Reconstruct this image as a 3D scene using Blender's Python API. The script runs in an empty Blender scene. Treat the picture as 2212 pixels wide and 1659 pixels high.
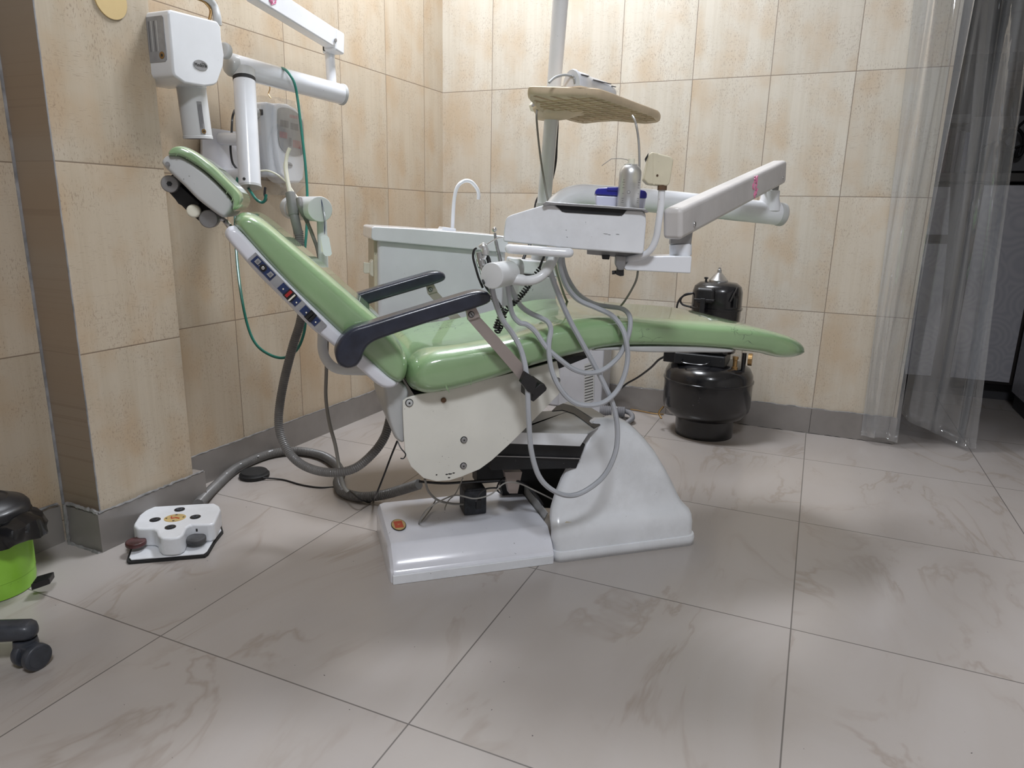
import bpy, bmesh, math, random
from mathutils import Vector, Matrix
random.seed(7)
S = bpy.context.scene
COL = S.collection
# ------------------------------------------------------------------ camera
F = 1493.0; YAW, PIT, ROL = -.40685, -.24285, .02272; H = .87
ca, sa = math.cos(YAW), math.sin(YAW)
fw = Vector((sa*math.cos(PIT), ca*math.cos(PIT), math.sin(PIT)))
rt = Vector((ca, -sa, 0)); dn = fw.cross(rt)
cc, sc = math.cos(ROL), math.sin(ROL)
rt, dn = rt*cc - dn*sc, rt*sc + dn*cc
C0 = Vector((0, 0, H))
cam = bpy.data.objects.new('camera', bpy.data.cameras.new('camera')); COL.objects.link(cam)
cam.data.sensor_width = 36; cam.data.lens = F*36/2212; cam.data.clip_start = .02
M4 = Matrix((rt, -dn, -fw)).transposed().to_4x4(); M4.translation = C0
cam.matrix_world = M4
S.camera = cam
S.view_settings.view_transform = 'Standard'; S.view_settings.look = 'None'
S.view_settings.exposure = 0.04; S.view_settings.gamma = 1.0
# ------------------------------------------------------------------ light
W = bpy.data.worlds.new('world'); S.world = W; W.use_nodes = True
W.node_tree.nodes['Background'].inputs[0].default_value = (.75, .8, .9, 1)
W.node_tree.nodes['Background'].inputs[1].default_value = .25
def area(name, loc, size, power, color=(1, 1, 1), target=None, sy=None):
    l = bpy.data.lights.new(name, 'AREA'); l.energy = power; l.color = color
    l.shape = 'RECTANGLE'; l.size = size; l.size_y = sy or size
    o = bpy.data.objects.new(name, l); COL.objects.link(o); o.location = loc
    d = Vector(target or (loc[0], loc[1], 0)) - Vector(loc)
    o.rotation_euler = d.to_track_quat('-Z', 'Y').to_euler()
    return o
area('ceiling_lamp_light', (-1.05, 2.2, 2.685), .5, 41, (.90, .935, 1))
area('room_fill_light', (.35, -.3, 2.685), .5, 44, (.90, .935, 1))  # added fill out of view, brightens the surfaces facing the camera
# ------------------------------------------------------------------ coordinates
TH = math.radians(40.5)
U = Vector((math.cos(TH), math.sin(TH), 0)); V = Vector((-math.sin(TH), math.cos(TH), 0)); Z = Vector((0, 0, 1))
def ray(x, y): return (rt*((x-1106)/F) + dn*((y-829.5)/F) + fw)
def Wv(x, y, v): r = ray(x, y); return C0 + r*(v/r.dot(V))            # on a plane along the chair
def Wu(x, y, u): r = ray(x, y); return C0 + r*(u/r.dot(U))
def Wz(x, y, z): r = ray(x, y); return C0 + r*((z-H)/r.z)             # on a level plane
def Wy(x, y, Y): r = ray(x, y); return C0 + r*(Y/r.y)                 # on a plane along the back wall
def Wx(x, y, X): r = ray(x, y); return C0 + r*(X/r.x)                 # on a plane along the left wall
def Wd(x, y, d): return C0 + ray(x, y)*d
def uvz(u, v, z): return U*u + V*v + Z*z
# ------------------------------------------------------------------ materials
MATS = {}
def nodes(name):
    m = bpy.data.materials.new(name); m.use_nodes = True
    nt = m.node_tree; b = nt.nodes['Principled BSDF']
    MATS[name] = m
    return m, nt, b
def N(nt, t, **k):
    n = nt.nodes.new(t)
    for a, v in k.items():
        if a == 'ins':
            for i, x in v.items(): n.inputs[i].default_value = x
        else: setattr(n, a, v)
    return n
def math_(nt, op, a, b=None, c=None):
    n = nt.nodes.new('ShaderNodeMath'); n.operation = op
    for i, x in enumerate((a, b, c)):
        if x is None: continue
        if isinstance(x, (int, float)): n.inputs[i].default_value = x
        else: nt.links.new(x, n.inputs[i])
    return n.outputs[0]
def mixc(nt, f, a, b, mode='MIX'):
    n = nt.nodes.new('ShaderNodeMix'); n.data_type = 'RGBA'; n.blend_type = mode
    for i, x in ((0, f), (6, a), (7, b)):
        if isinstance(x, (int, float)): n.inputs[i].default_value = x
        elif isinstance(x, tuple): n.inputs[i].default_value = (*x, 1)
        else: nt.links.new(x, n.inputs[i])
    return n.outputs[2]
def ramp(nt, x, a, b):
    n = nt.nodes.new('ShaderNodeMapRange'); nt.links.new(x, n.inputs[0])
    n.inputs[1].default_value = a; n.inputs[2].default_value = b
    return n.outputs[0]
def noise(nt, vec, scale, detail=3, rough=.5, dist=0):
    n = nt.nodes.new('ShaderNodeTexNoise'); n.inputs['Scale'].default_value = scale
    n.inputs['Detail'].default_value = detail; n.inputs['Roughness'].default_value = rough
    n.inputs['Distortion'].default_value = dist
    nt.links.new(vec, n.inputs['Vector']); return n.outputs['Fac']
def mapping(nt, vec, scale=(1, 1, 1), loc=(0, 0, 0), rot=(0, 0, 0)):
    n = nt.nodes.new('ShaderNodeMapping'); nt.links.new(vec, n.inputs[0])
    n.inputs['Location'].default_value = loc; n.inputs['Rotation'].default_value = rot; n.inputs['Scale'].default_value = scale
    return n.outputs[0]
def bump(nt, b, h, strength=.3, dist=.002):
    n = nt.nodes.new('ShaderNodeBump'); n.inputs['Strength'].default_value = strength
    n.inputs['Distance'].default_value = dist; nt.links.new(h, n.inputs['Height'])
    nt.links.new(n.outputs[0], b.inputs['Normal'])
def mat(name, col, rough=.4, metal=0, coat=0, var=.06, vscale=14, specks=0, speckcol=(.08, .07, .06), sscale=120, bmp=0, bscale=60, stretch=(1, 1, 1), grime=0, grimecol=(.3, .25, .2)):
    m, nt, b = nodes(name)
    g = N(nt, 'ShaderNodeNewGeometry').outputs['Position']
    g = mapping(nt, g, stretch)
    n1 = noise(nt, g, vscale, 4)
    c2 = tuple(x*(1-var*2) for x in col)
    c1 = tuple(min(1, x*(1+var)) for x in col)
    c = mixc(nt, ramp(nt, n1, .3, .7), c1, c2)
    if grime:
        f = ramp(nt, noise(nt, g, vscale*.6, 6, .7), .5, .8)
        c = mixc(nt, math_(nt, 'MULTIPLY', f, grime), c, grimecol)
    if specks:
        s = noise(nt, mapping(nt, g, (1, 1, .8), (3, 7, 1)), sscale, 2, .6)
        f = ramp(nt, s, .745-.045*specks, .765-.045*specks)
        s2 = math_(nt, 'MULTIPLY', ramp(nt, noise(nt, g, sscale*.10, 2), .56, .66), .8)
        c = mixc(nt, math_(nt, 'MULTIPLY', f, s2), c, speckcol)
    nt.links.new(c, b.inputs['Base Color'])
    b.inputs['Roughness'].default_value = rough; b.inputs['Metallic'].default_value = metal
    b.inputs['Coat Weight'].default_value = coat; b.inputs['Coat Roughness'].default_value = .06
    if bmp: bump(nt, b, noise(nt, g, bscale, 3), bmp, .002)
    return m
mat('white_paint', (.78, .80, .84), .22, 0, .5, .03, 9, .6, (.25, .25, .26), 160)
mat('white_worn', (.78, .80, .835), .28, 0, .3, .04, 8, .9, (.22, .22, .23), 170, grime=.4, grimecol=(.42, .42, .41))
mat('lavender_white', (.74, .75, .81), .25, 0, .4, .03, 9, .8, (.1, .1, .12), 160)
mat('cream_enamel', (.74, .73, .67), .35, 0, .1, .04, 7, 1.1, (.12, .10, .08), 200, grime=.2, grimecol=(.45, .40, .33))
mat('grey_white', (.50, .51, .51), .4, 0, .1, .05, 10, .6)
mat('holder_white', (.66, .675, .685), .35, 0, .2, .04, 10, .8, (.15, .13, .1), 120)
mat('beam_white', (.62, .605, .60), .4, 0, .1, .05, 10, 1.2, (.14, .14, .15), 150, grime=.35, grimecol=(.45, .42, .40))
mat('beige_plastic', (.66, .53, .37), .45, 0, 0, .08, 14, 1, (.2, .15, .1), 120, grime=.4, grimecol=(.35, .29, .2))
mat('cream_plastic', (.66, .61, .46), .45, 0, 0, .07, 14, .8, grime=.35, grimecol=(.40, .34, .22))
mat('ivory_plastic', (.78, .76, .64), .35, 0, .2, .03, 20)
mat('navy_vinyl', (.020, .024, .042), .30, 0, .25, .15, 40, 0, bmp=.08, bscale=300)
mat('black_plastic', (.012, .012, .014), .38, 0, .1, .2, 30)
mat('black_rubber', (.014, .014, .015), .65, 0, 0, .2, 30, bmp=.15, bscale=90)
mat('black_enamel', (.008, .008, .010), .22, 0, .3, .2, 12, 1, (.10, .10, .12), 90)
mat('black_steel', (.016, .017, .020), .45, .2, 0, .2, 20, 1.2, (.12, .12, .12), 60)
mat('black_bag', (.008, .008, .009), .22, 0, .3, .2, 30, bmp=.7, bscale=26)
mat('dusty_black', (.035, .04, .05), .6, 0, 0, .3, 30, grime=.6, grimecol=(.14, .15, .17))
mat('charcoal_plastic', (.045, .05, .062), .42, 0, .1, .12, 60, bmp=.1, bscale=400)
mat('lime_plastic', (.30, .62, .06), .35, 0, .1, .06, 10, .8, (.15, .35, .03), 90)
mat('grey_hose', (.44, .46, .50), .32, 0, .2, .05, 12)
mat('taupe_hose', (.26, .25, .23), .4, 0, .1, .06, 12)
mat('conduit_grey', (.17, .165, .16), .45, 0, .1, .12, 14, grime=.3, grimecol=(.3, .29, .28))
mat('hose_cuff', (.20, .20, .195), .5, 0, 0, .08, 20)
mat('green_cable', (.008, .16, .12), .35, 0, .2, .08, 12)
mat('chrome', (.72, .72, .74), .14, 1, 0, .03, 20)
mat('aluminium', (.55, .56, .58), .28, 1, 0, .08, 12)
mat('dull_metal', (.36, .36, .37), .42, .8, 0, .12, 18, grime=.3, grimecol=(.2, .18, .16))
mat('brass', (.42, .27, .12), .32, .9, 0, .1, 18)
mat('taupe_steel', (.36, .31, .29), .38, .3, .1, .04, 9, 1, (.1, .08, .07), 120)
mat('skirt_tile', (.25, .23, .215), .28, 0, .2, .10, 6, grime=.25, grimecol=(.33, .31, .30))
mat('mortar', (.24, .235, .23), .8, 0, 0, .2, 40, bmp=.6, bscale=70)
mat('edge_strip', (.30, .30, .31), .6, 0, 0, .2, 30)
mat('blue_lid', (.018, .02, .30), .3, 0, .2, .05, 20)
mat('pale_blue_white', (.66, .68, .84), .3, 0, .2, .02, 20)
mat('silver_can', (.68, .69, .70), .36, .85, 0, .05, 20)
mat('label_blue', (.015, .03, .10), .3, 0, .3, .15, 60)
mat('label_grey', (.30, .30, .31), .3, 0, .3, .08, 40)
mat('switch_red', (.35, .02, .02), .25, 0, .4, .05, 20)
mat('orange_red', (.52, .07, .03), .4, 0, 0, .05, 20)
mat('pink_stain', (.75, .25, .42), .5, 0, 0, .1, 60)
mat('gold_label', (.55, .40, .17), .4, 0, 0, .1, 30)
mat('yellow_disc', (.66, .50, .25), .45, 0, 0, .04, 10)
mat('ink', (.03, .03, .03), .6)
mat('ink_grey', (.16, .16, .17), .6)
mat('ink_red', (.42, .20, .20), .6)
mat('maroon', (.08, .02, .02), .4, 0, .1, .3, 40, grime=.5, grimecol=(.2, .16, .16))
mat('grey_rubber', (.09, .09, .095), .6, 0, 0, .3, 30, grime=.5, grimecol=(.22, .2, .2))
mat('rust', (.12, .065, .035), .7, 0, 0, .3, 60)
mat('dark_wood', (.018, .013, .012), .45, 0, .1, .2, 14, stretch=(1, 1, .2))
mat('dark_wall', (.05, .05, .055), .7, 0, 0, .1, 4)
mat('room_paint', (.62, .60, .57), .8, 0, 0, .03, 3)
mat('ceiling_paint', (.75, .75, .74), .85, 0, 0, .02, 3)
mat('pipe_grey', (.22, .22, .235), .4, 0, .1, .08, 20)
mat('oily_dirt', (.02, .018, .016), .7, 0, 0, .3, 60, bmp=.6, bscale=120)
mat('vent_box_white', (.50, .51, .55), .4, 0, .1, .04, 8)
mat('paper_books', (.10, .08, .11), .7, 0, 0, .5, 60, stretch=(4, 4, .1))
# green vinyl under clear plastic wrap
def vinyl(name, col, cracks):
    m, nt, b = nodes(name)
    g = N(nt, 'ShaderNodeNewGeometry').outputs['Position']
    c = mixc(nt, ramp(nt, noise(nt, g, 5, 4), .3, .7), col, tuple(x*.82 for x in col))
    if cracks:
        vo = nt.nodes.new('ShaderNodeTexVoronoi'); vo.feature = 'DISTANCE_TO_EDGE'; vo.inputs['Scale'].default_value = 16
        wv = N(nt, 'ShaderNodeVectorMath', operation='ADD')
        no = nt.nodes.new('ShaderNodeTexNoise'); no.inputs['Scale'].default_value = 30; nt.links.new(g, no.inputs['Vector'])
        sc_ = N(nt, 'ShaderNodeVectorMath', operation='SCALE'); sc_.inputs['Scale'].default_value = .06
        nt.links.new(no.outputs['Color'], sc_.inputs[0]); nt.links.new(g, wv.inputs[0]); nt.links.new(sc_.outputs[0], wv.inputs[1])
        nt.links.new(mapping(nt, wv.outputs[0], (1, 1, 2.4)), vo.inputs['Vector'])
        ln = ramp(nt, vo.outputs['Distance'], .018, .004)
        sel = ramp(nt, noise(nt, mapping(nt, g, (1, 1, 1), (.8, .3, .2)), 7, 2), .60, .64)
        # cracks only along the flank of the cushion where it bends
        sp = N(nt, 'ShaderNodeSeparateXYZ'); nt.links.new(g, sp.inputs[0])
        zz = sp.outputs[2]
        band = math_(nt, 'MULTIPLY', ramp(nt, zz, .49, .51), ramp(nt, zz, .62, .60))
        f = math_(nt, 'MULTIPLY', math_(nt, 'MULTIPLY', ln, sel), band)
        c = mixc(nt, f, c, (.03, .05, .03))
    nt.links.new(c, b.inputs['Base Color'])
    b.inputs['Roughness'].default_value = .38
    b.inputs['Coat Weight'].default_value = 1; b.inputs['Coat Roughness'].default_value = .04; b.inputs['Coat IOR'].default_value = 1.75
    h = math_(nt, 'ADD', noise(nt, mapping(nt, g, (1, 1, 1), rot=(0, 0, .6)), 9, 3, .55, .6), math_(nt, 'MULTIPLY', noise(nt, g, 45, 2), .10))
    bump(nt, b, h, .30, .012)
    return m
vinyl('green_vinyl', (.27, .43, .215), False)
vinyl('green_vinyl_cracked', (.27, .43, .215), True)
# wall tiles: 30 x 45 cm, woven look, joint lines
def wall_tile(name='wall_tile', warm=0):
    m, nt, b = nodes(name)
    uv = N(nt, 'ShaderNodeUVMap').outputs[0]
    sp = N(nt, 'ShaderNodeSeparateXYZ'); nt.links.new(uv, sp.inputs[0])
    x, y = sp.outputs[0], sp.outputs[1]
    fx = math_(nt, 'FRACT', x); fy = math_(nt, 'FRACT', y)
    ix = math_(nt, 'FLOOR', x); iy = math_(nt, 'FLOOR', y)
    dx = math_(nt, 'MULTIPLY', math_(nt, 'MINIMUM', fx, math_(nt, 'SUBTRACT', 1, fx)), .30)
    dy = math_(nt, 'MULTIPLY', math_(nt, 'MINIMUM', fy, math_(nt, 'SUBTRACT', 1, fy)), .451)
    d = math_(nt, 'MINIMUM', dx, dy)
    cb = N(nt, 'ShaderNodeCombineXYZ'); nt.links.new(ix, cb.inputs[0]); nt.links.new(iy, cb.inputs[1])
    wn = N(nt, 'ShaderNodeTexWhiteNoise'); wn.noise_dimensions = '2D'; nt.links.new(cb.outputs[0], wn.inputs[0])
    off = N(nt, 'ShaderNodeVectorMath', operation='SCALE'); off.inputs['Scale'].default_value = .35
    nt.links.new(wn.outputs['Color'], off.inputs[0])
    # each tile carries the same print, in one of a few shifts
    tl = N(nt, 'ShaderNodeCombineXYZ'); nt.links.new(math_(nt, 'MULTIPLY', fx, .30), tl.inputs[0]); nt.links.new(math_(nt, 'MULTIPLY', fy, .451), tl.inputs[1])
    pv = N(nt, 'ShaderNodeVectorMath', operation='ADD'); nt.links.new(tl.outputs[0], pv.inputs[0]); nt.links.new(off.outputs[0], pv.inputs[1])
    p = pv.outputs[0]
    streak = noise(nt, mapping(nt, p, (90, 3, 1)), 1, 3, .6)
    streak2 = noise(nt, mapping(nt, p, (22, 2.2, 1)), 1, 3)
    blotch = noise(nt, mapping(nt, p, (7, 5, 1)), 1, 3)
    c = mixc(nt, ramp(nt, streak, .25, .75), (.59, .545, .462), (.52, .472, .388))
    c = mixc(nt, math_(nt, 'MULTIPLY', ramp(nt, streak2, .38, .62), .45), c, (.61, .575, .505))
    c = mixc(nt, math_(nt, 'MULTIPLY', ramp(nt, blotch, .44, .66), .68), c, (.51, .385, .25))
    sel = ramp(nt, noise(nt, mapping(nt, p, (9, 8, 1), (4, 2, 0)), 1, 3), .38, .56)
    sv = ramp(nt, noise(nt, mapping(nt, p, (300, 95, 1)), 1, 2, .6), .575, .64)
    warp = N(nt, 'ShaderNodeVectorMath', operation='ADD')
    wz = N(nt, 'ShaderNodeCombineXYZ'); nt.links.new(math_(nt, 'MULTIPLY', noise(nt, mapping(nt, p, (12, 12, 1)), 1, 2), .003), wz.inputs[1])
    nt.links.new(p, warp.inputs[0]); nt.links.new(wz.outputs[0], warp.inputs[1])
    shz = ramp(nt, noise(nt, mapping(nt, warp.outputs[0], (55, 330, 1)), 1, 2, .55), .60, .65)
    shz = math_(nt, 'MULTIPLY', shz, ramp(nt, noise(nt, mapping(nt, p, (11, 20, 1), (1, 9, 0)), 1, 2), .46, .56))
    mark = math_(nt, 'MAXIMUM', math_(nt, 'MULTIPLY', sv, sel), math_(nt, 'MULTIPLY', shz, .55))
    c = mixc(nt, math_(nt, 'MULTIPLY', mark, .44), c, (.22, .155, .115))
    tint = N(nt, 'ShaderNodeMapRange'); nt.links.new(wn.outputs['Value'], tint.inputs[0]); tint.inputs[3].default_value = .93; tint.inputs[4].default_value = 1.06
    hs = N(nt, 'ShaderNodeHueSaturation'); nt.links.new(c, hs.inputs['Color']); nt.links.new(tint.outputs[0], hs.inputs['Value'])
    hs.inputs['Saturation'].default_value = .95
    s2 = N(nt, 'ShaderNodeSeparateColor'); nt.links.new(wn.outputs['Color'], s2.inputs[0])
    wb_ = mixc(nt, math_(nt, 'MULTIPLY', ramp(nt, s2.outputs[1], .45, 1.0), .30), hs.outputs[0], (.55, .43, .30))
    c = mixc(nt, math_(nt, 'MULTIPLY', ramp(nt, d, .0021, .0008), .85), wb_, (.20, .155, .12))
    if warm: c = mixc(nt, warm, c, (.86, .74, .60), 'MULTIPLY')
    nt.links.new(c, b.inputs['Base Color'])
    b.inputs['Roughness'].default_value = .38
    nt.links.new(ramp(nt, streak2, -.3, 1.6), b.inputs['Roughness'])
    h = math_(nt, 'ADD', ramp(nt, d, 0, .003), math_(nt, 'MULTIPLY', streak, .12))
    bump(nt, b, h, .35, .0012)
wall_tile()
wall_tile('wall_tile_tinted', .55)  # same tile multiplied warmer and darker, for left wall and pier
def floor_tile():
    m, nt, b = nodes('floor_tile')
    uv = N(nt, 'ShaderNodeUVMap').outputs[0]
    sp = N(nt, 'ShaderNodeSeparateXYZ'); nt.links.new(uv, sp.inputs[0])
    x, y = sp.outputs[0], sp.outputs[1]
    fx = math_(nt, 'FRACT', x); fy = math_(nt, 'FRACT', y)
    d = math_(nt, 'MINIMUM', math_(nt, 'MINIMUM', fx, math_(nt, 'SUBTRACT', 1, fx)), math_(nt, 'MINIMUM', fy, math_(nt, 'SUBTRACT', 1, fy)))
    d = math_(nt, 'MULTIPLY', d, .6)
    cb = N(nt, 'ShaderNodeCombineXYZ'); nt.links.new(math_(nt, 'FLOOR', x), cb.inputs[0]); nt.links.new(math_(nt, 'FLOOR', y), cb.inputs[1])
    wn = N(nt, 'ShaderNodeTexWhiteNoise'); wn.noise_dimensions = '2D'; nt.links.new(cb.outputs[0], wn.inputs[0])
    off = N(nt, 'ShaderNodeVectorMath', operation='SCALE'); off.inputs['Scale'].default_value = 3; nt.links.new(wn.outputs['Color'], off.inputs[0])
    pv = N(nt, 'ShaderNodeVectorMath', operation='ADD'); nt.links.new(uv, pv.inputs[0]); nt.links.new(off.outputs[0], pv.inputs[1])
    p = mapping(nt, pv.outputs[0], (1.7, .75, 1), rot=(0, 0, .5))
    n1 = noise(nt, p, 1.1, 5, .55, 1.0)
    vein = ramp(nt, math_(nt, 'ABSOLUTE', math_(nt, 'SUBTRACT', n1, .5)), .022, .0)
    vein = math_(nt, 'MULTIPLY', vein, ramp(nt, noise(nt, p, 2.3, 2), .42, .62))
    soft = ramp(nt, math_(nt, 'ABSOLUTE', math_(nt, 'SUBTRACT', n1, .5)), .12, .0)
    c = mixc(nt, ramp(nt, noise(nt, p, .8, 3), .3, .7), (.43, .395, .372), (.395, .362, .342))
    c = mixc(nt, math_(nt, 'MULTIPLY', soft, .25), c, (.36, .315, .275))
    c = mixc(nt, math_(nt, 'MULTIPLY', vein, .42), c, (.25, .20, .16))
    st = ramp(nt, noise(nt, mapping(nt, uv, (1, 1, 1), (5, 3, 0)), 60, 2), .765, .78)
    c = mixc(nt, st, c, (.10, .09, .09))
    c = mixc(nt, math_(nt, 'MULTIPLY', ramp(nt, d, .0019, .0009), .85), c, (.10, .09, .085))
    nt.links.new(c, b.inputs['Base Color'])
    r = ramp(nt, noise(nt, uv, 3, 4), .2, .8)
    nt.links.new(math_(nt, 'ADD', math_(nt, 'MULTIPLY', r, .10), .16), b.inputs['Roughness'])
    b.inputs['Specular IOR Level'].default_value = .5
    bump(nt, b, ramp(nt, d, 0, .002), .2, .0006)
floor_tile()
def plastic_film():
    m, nt, b = nodes('clear_film')
    nt.nodes.remove(b); out = nt.nodes['Material Output']
    tr = N(nt, 'ShaderNodeBsdfTransparent'); tr.inputs[0].default_value = (.93, .94, .95, 1)
    gl = N(nt, 'ShaderNodeBsdfGlossy'); gl.inputs['Roughness'].default_value = .045; gl.inputs[0].default_value = (1, 1, 1, 1)
    df = N(nt, 'ShaderNodeBsdfDiffuse'); df.inputs[0].default_value = (.75, .77, .80, 1)
    g = N(nt, 'ShaderNodeNewGeometry').outputs['Position']
    bm = N(nt, 'ShaderNodeBump'); bm.inputs['Strength'].default_value = .35; bm.inputs['Distance'].default_value = .01
    nt.links.new(noise(nt, mapping(nt, g, (14, 14, 1.6)), 1, 4), bm.inputs['Height'])
    nt.links.new(bm.outputs[0], gl.inputs['Normal'])
    lw = N(nt, 'ShaderNodeLayerWeight'); lw.inputs[0].default_value = .35; nt.links.new(bm.outputs[0], lw.inputs['Normal'])
    m1 = N(nt, 'ShaderNodeMixShader'); m2 = N(nt, 'ShaderNodeMixShader')
    dm = math_(nt, 'ADD', math_(nt, 'MULTIPLY', ramp(nt, noise(nt, mapping(nt, g, (20, 20, .7)), 1, 3), .4, .75), .13), .035)
    nt.links.new(dm, m1.inputs[0]); nt.links.new(tr.outputs[0], m1.inputs[1]); nt.links.new(df.outputs[0], m1.inputs[2])
    fr = math_(nt, 'ADD', math_(nt, 'MULTIPLY', lw.outputs['Facing'], .28), .07)
    nt.links.new(fr, m2.inputs[0]); nt.links.new(m1.outputs[0], m2.inputs[1]); nt.links.new(gl.outputs[0], m2.inputs[2])
    nt.links.new(m2.outputs[0], out.inputs[0])
plastic_film()
def swirl():
    m, nt, b = nodes('swirl_laminate')
    g = N(nt, 'ShaderNodeNewGeometry').outputs['Position']
    vo = N(nt, 'ShaderNodeTexVoronoi'); vo.inputs['Scale'].default_value = 7; nt.links.new(g, vo.inputs['Vector'])
    w = math_(nt, 'SINE', math_(nt, 'MULTIPLY', vo.outputs['Distance'], 45))
    c = mixc(nt, ramp(nt, w, -1, 1), (.38, .38, .42), (.44, .44, .47))
    nt.links.new(c, b.inputs['Base Color']); b.inputs['Roughness'].default_value = .4
swirl()
def emit(name, col, s):
    m, nt, b = nodes(name); b.inputs['Emission Color'].default_value = (*col, 1); b.inputs['Emission Strength'].default_value = s
    b.inputs['Base Color'].default_value = (.8, .8, .8, 1)
emit('lamp_glow', (.90, .94, 1), 9)
# ------------------------------------------------------------------ mesh building
def link(name, verts, faces, m, root=None, smooth=True, bevel=0, seg=3, sharp=40, kind=None, uvs=None, label=None):
    me = bpy.data.meshes.new(name)
    base = root_loc(root)
    me.from_pydata([tuple(Vector(v)-base) for v in verts], [], faces); me.validate()
    bm = bmesh.new(); bm.from_mesh(me); bmesh.ops.recalc_face_normals(bm, faces=bm.faces); bm.to_mesh(me); bm.free()
    if uvs:
        ul = me.uv_layers.new(name='UVMap')
        for lp in me.loops: ul.data[lp.index].uv = uvs(Vector(verts[lp.vertex_index]))
    me.materials.append(MATS[m])
    o = bpy.data.objects.new(name, me); COL.objects.link(o)
    if root is not None: o.parent = root
    if smooth: me.polygons.foreach_set('use_smooth', [True]*len(me.polygons))
    if bevel:
        md = o.modifiers.new('bevel', 'BEVEL'); md.width = bevel; md.segments = seg; md.limit_method = 'ANGLE'; md.angle_limit = math.radians(30)
        md.harden_normals = True
    elif smooth: me.set_sharp_from_angle(angle=math.radians(sharp))
    if kind: o['kind'] = kind
    if label: o['label'] = label
    return o
RL = {}
def root_loc(r):
    while r is not None:
        if r.name in RL: return RL[r.name]
        r = r.parent
    return Vector((0, 0, 0))
def thing(name, label, cat, loc, group=None):
    o = bpy.data.objects.new(name, None); COL.objects.link(o); o.location = loc; o.empty_display_size = .05
    RL[o.name] = Vector(loc)
    o['label'] = label; o['category'] = cat
    if group: o['group'] = group
    return o
def tag(o, label, cat, group=None):
    o['label'] = label; o['category'] = cat
    if group: o['group'] = group
    return o
class G:
    def __init__(s): s.v = []; s.f = []
    def add(s, vf):
        k = len(s.v); s.v += [Vector(x) for x in vf[0]]; s.f += [tuple(i+k for i in f) for f in vf[1]]; return s
    def mk(s, name, m, root=None, **k): return link(name, s.v, s.f, m, root, **k)
def loft(rings, closed=True, caps=True):
    n = len(rings[0]); v = [p for r in rings for p in r]; f = []
    for i in range(len(rings)-1):
        for j in range(n if closed else n-1):
            k = (j+1) % n; f.append((i*n+j, i*n+k, (i+1)*n+k, (i+1)*n+j))
    if caps: f.append(tuple(range(n))[::-1]); f.append(tuple((len(rings)-1)*n+j for j in range(n)))
    return v, f
def prism(poly, off):
    off = Vector(off); return loft([[Vector(p) for p in poly], [Vector(p)+off for p in poly]])
def boxf(c, ax, ay, az):
    """box from centre and three half-axis vectors"""
    c = Vector(c); q = [c+ax*i+ay*j+az*k for k in (-1, 1) for i, j in ((-1, -1), (1, -1), (1, 1), (-1, 1))]
    return q, [(0, 3, 2, 1), (4, 5, 6, 7), (0, 1, 5, 4), (1, 2, 6, 5), (2, 3, 7, 6), (3, 0, 4, 7)]
def box(x0, x1, y0, y1, z0, z1): return boxf(((x0+x1)/2, (y0+y1)/2, (z0+z1)/2), Vector(((x1-x0)/2, 0, 0)), Vector((0, (y1-y0)/2, 0)), Vector((0, 0, (z1-z0)/2)))
def frame(d):
    d = Vector(d).normalized(); a = Z if abs(d.z) < .9 else Vector((1, 0, 0))
    x = a.cross(d).normalized(); return x, d.cross(x), d
def circ(c, x, y, rx, ry=None, n=24, a0=0):
    ry = ry or rx; return [Vector(c)+x*rx*math.cos(a0+2*math.pi*i/n)+y*ry*math.sin(a0+2*math.pi*i/n) for i in range(n)]
def cyl(a, b, r, r2=None, n=28, rnd=0):
    a, b = Vector(a), Vector(b); x, y, d = frame(b-a); r2 = r if r2 is None else r2
    rings = []
    if rnd:
        for t in (0, .3, .7, 1): rings.append(circ(a+d*rnd*(1-math.sin(t*math.pi/2)), x, y, r-rnd*(1-math.cos(math.pi/2*(1-t))) if t < 1 else r, n=n))
        rings = [circ(a+d*rnd*(1-math.cos(t)), x, y, r-rnd*(1-math.sin(t)), n=n) for t in (0, .5, 1.0, math.pi/2)]
        rings += [circ(b-d*rnd*(1-math.cos(t)), x, y, r2-rnd*(1-math.sin(t)), n=n) for t in (math.pi/2, 1.0, .5, 0)]
    else: rings = [circ(a, x, y, r, n=n), circ(b, x, y, r2, n=n)]
    return loft(rings)
def lathe(o, axis, prof, n=36, sx=1, sy=1):
    x, y, d = frame(axis); o = Vector(o)
    return loft([circ(o+d*h, x, y, max(r, .0004)*sx, max(r, .0004)*sy, n=n) for r, h in prof])
def cr(pts, n=8, closed=False):
    pts = [Vector(p) for p in pts]; out = []
    m = len(pts); rng = range(m) if closed else range(m-1)
    for i in rng:
        if closed: a, b, c, d = pts[i-1], pts[i], pts[(i+1) % m], pts[(i+2) % m]
        else: a, b, c, d = pts[max(i-1, 0)], pts[i], pts[i+1], pts[min(i+2, m-1)]
        for j in range(n):
            t = j/n; out.append(.5*((2*b)+(c-a)*t+(2*a-5*b+4*c-d)*t*t+(3*b-a-3*c+d)*t**3))
    if not closed: out.append(pts[-1])
    return out
def resample(p, step):
    out = [p[0]]; acc = 0
    for a, b in zip(p, p[1:]):
        L = (b-a).length
        if L < 1e-9: continue
        while acc+L >= step:
            t = (step-acc)/L; a = a.lerp(b, t); out.append(a.copy()); L = (b-a).length; acc = 0
            if L < 1e-9: break
        acc += L
    if (out[-1]-p[-1]).length > step*.3: out.append(p[-1])
    return out
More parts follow.
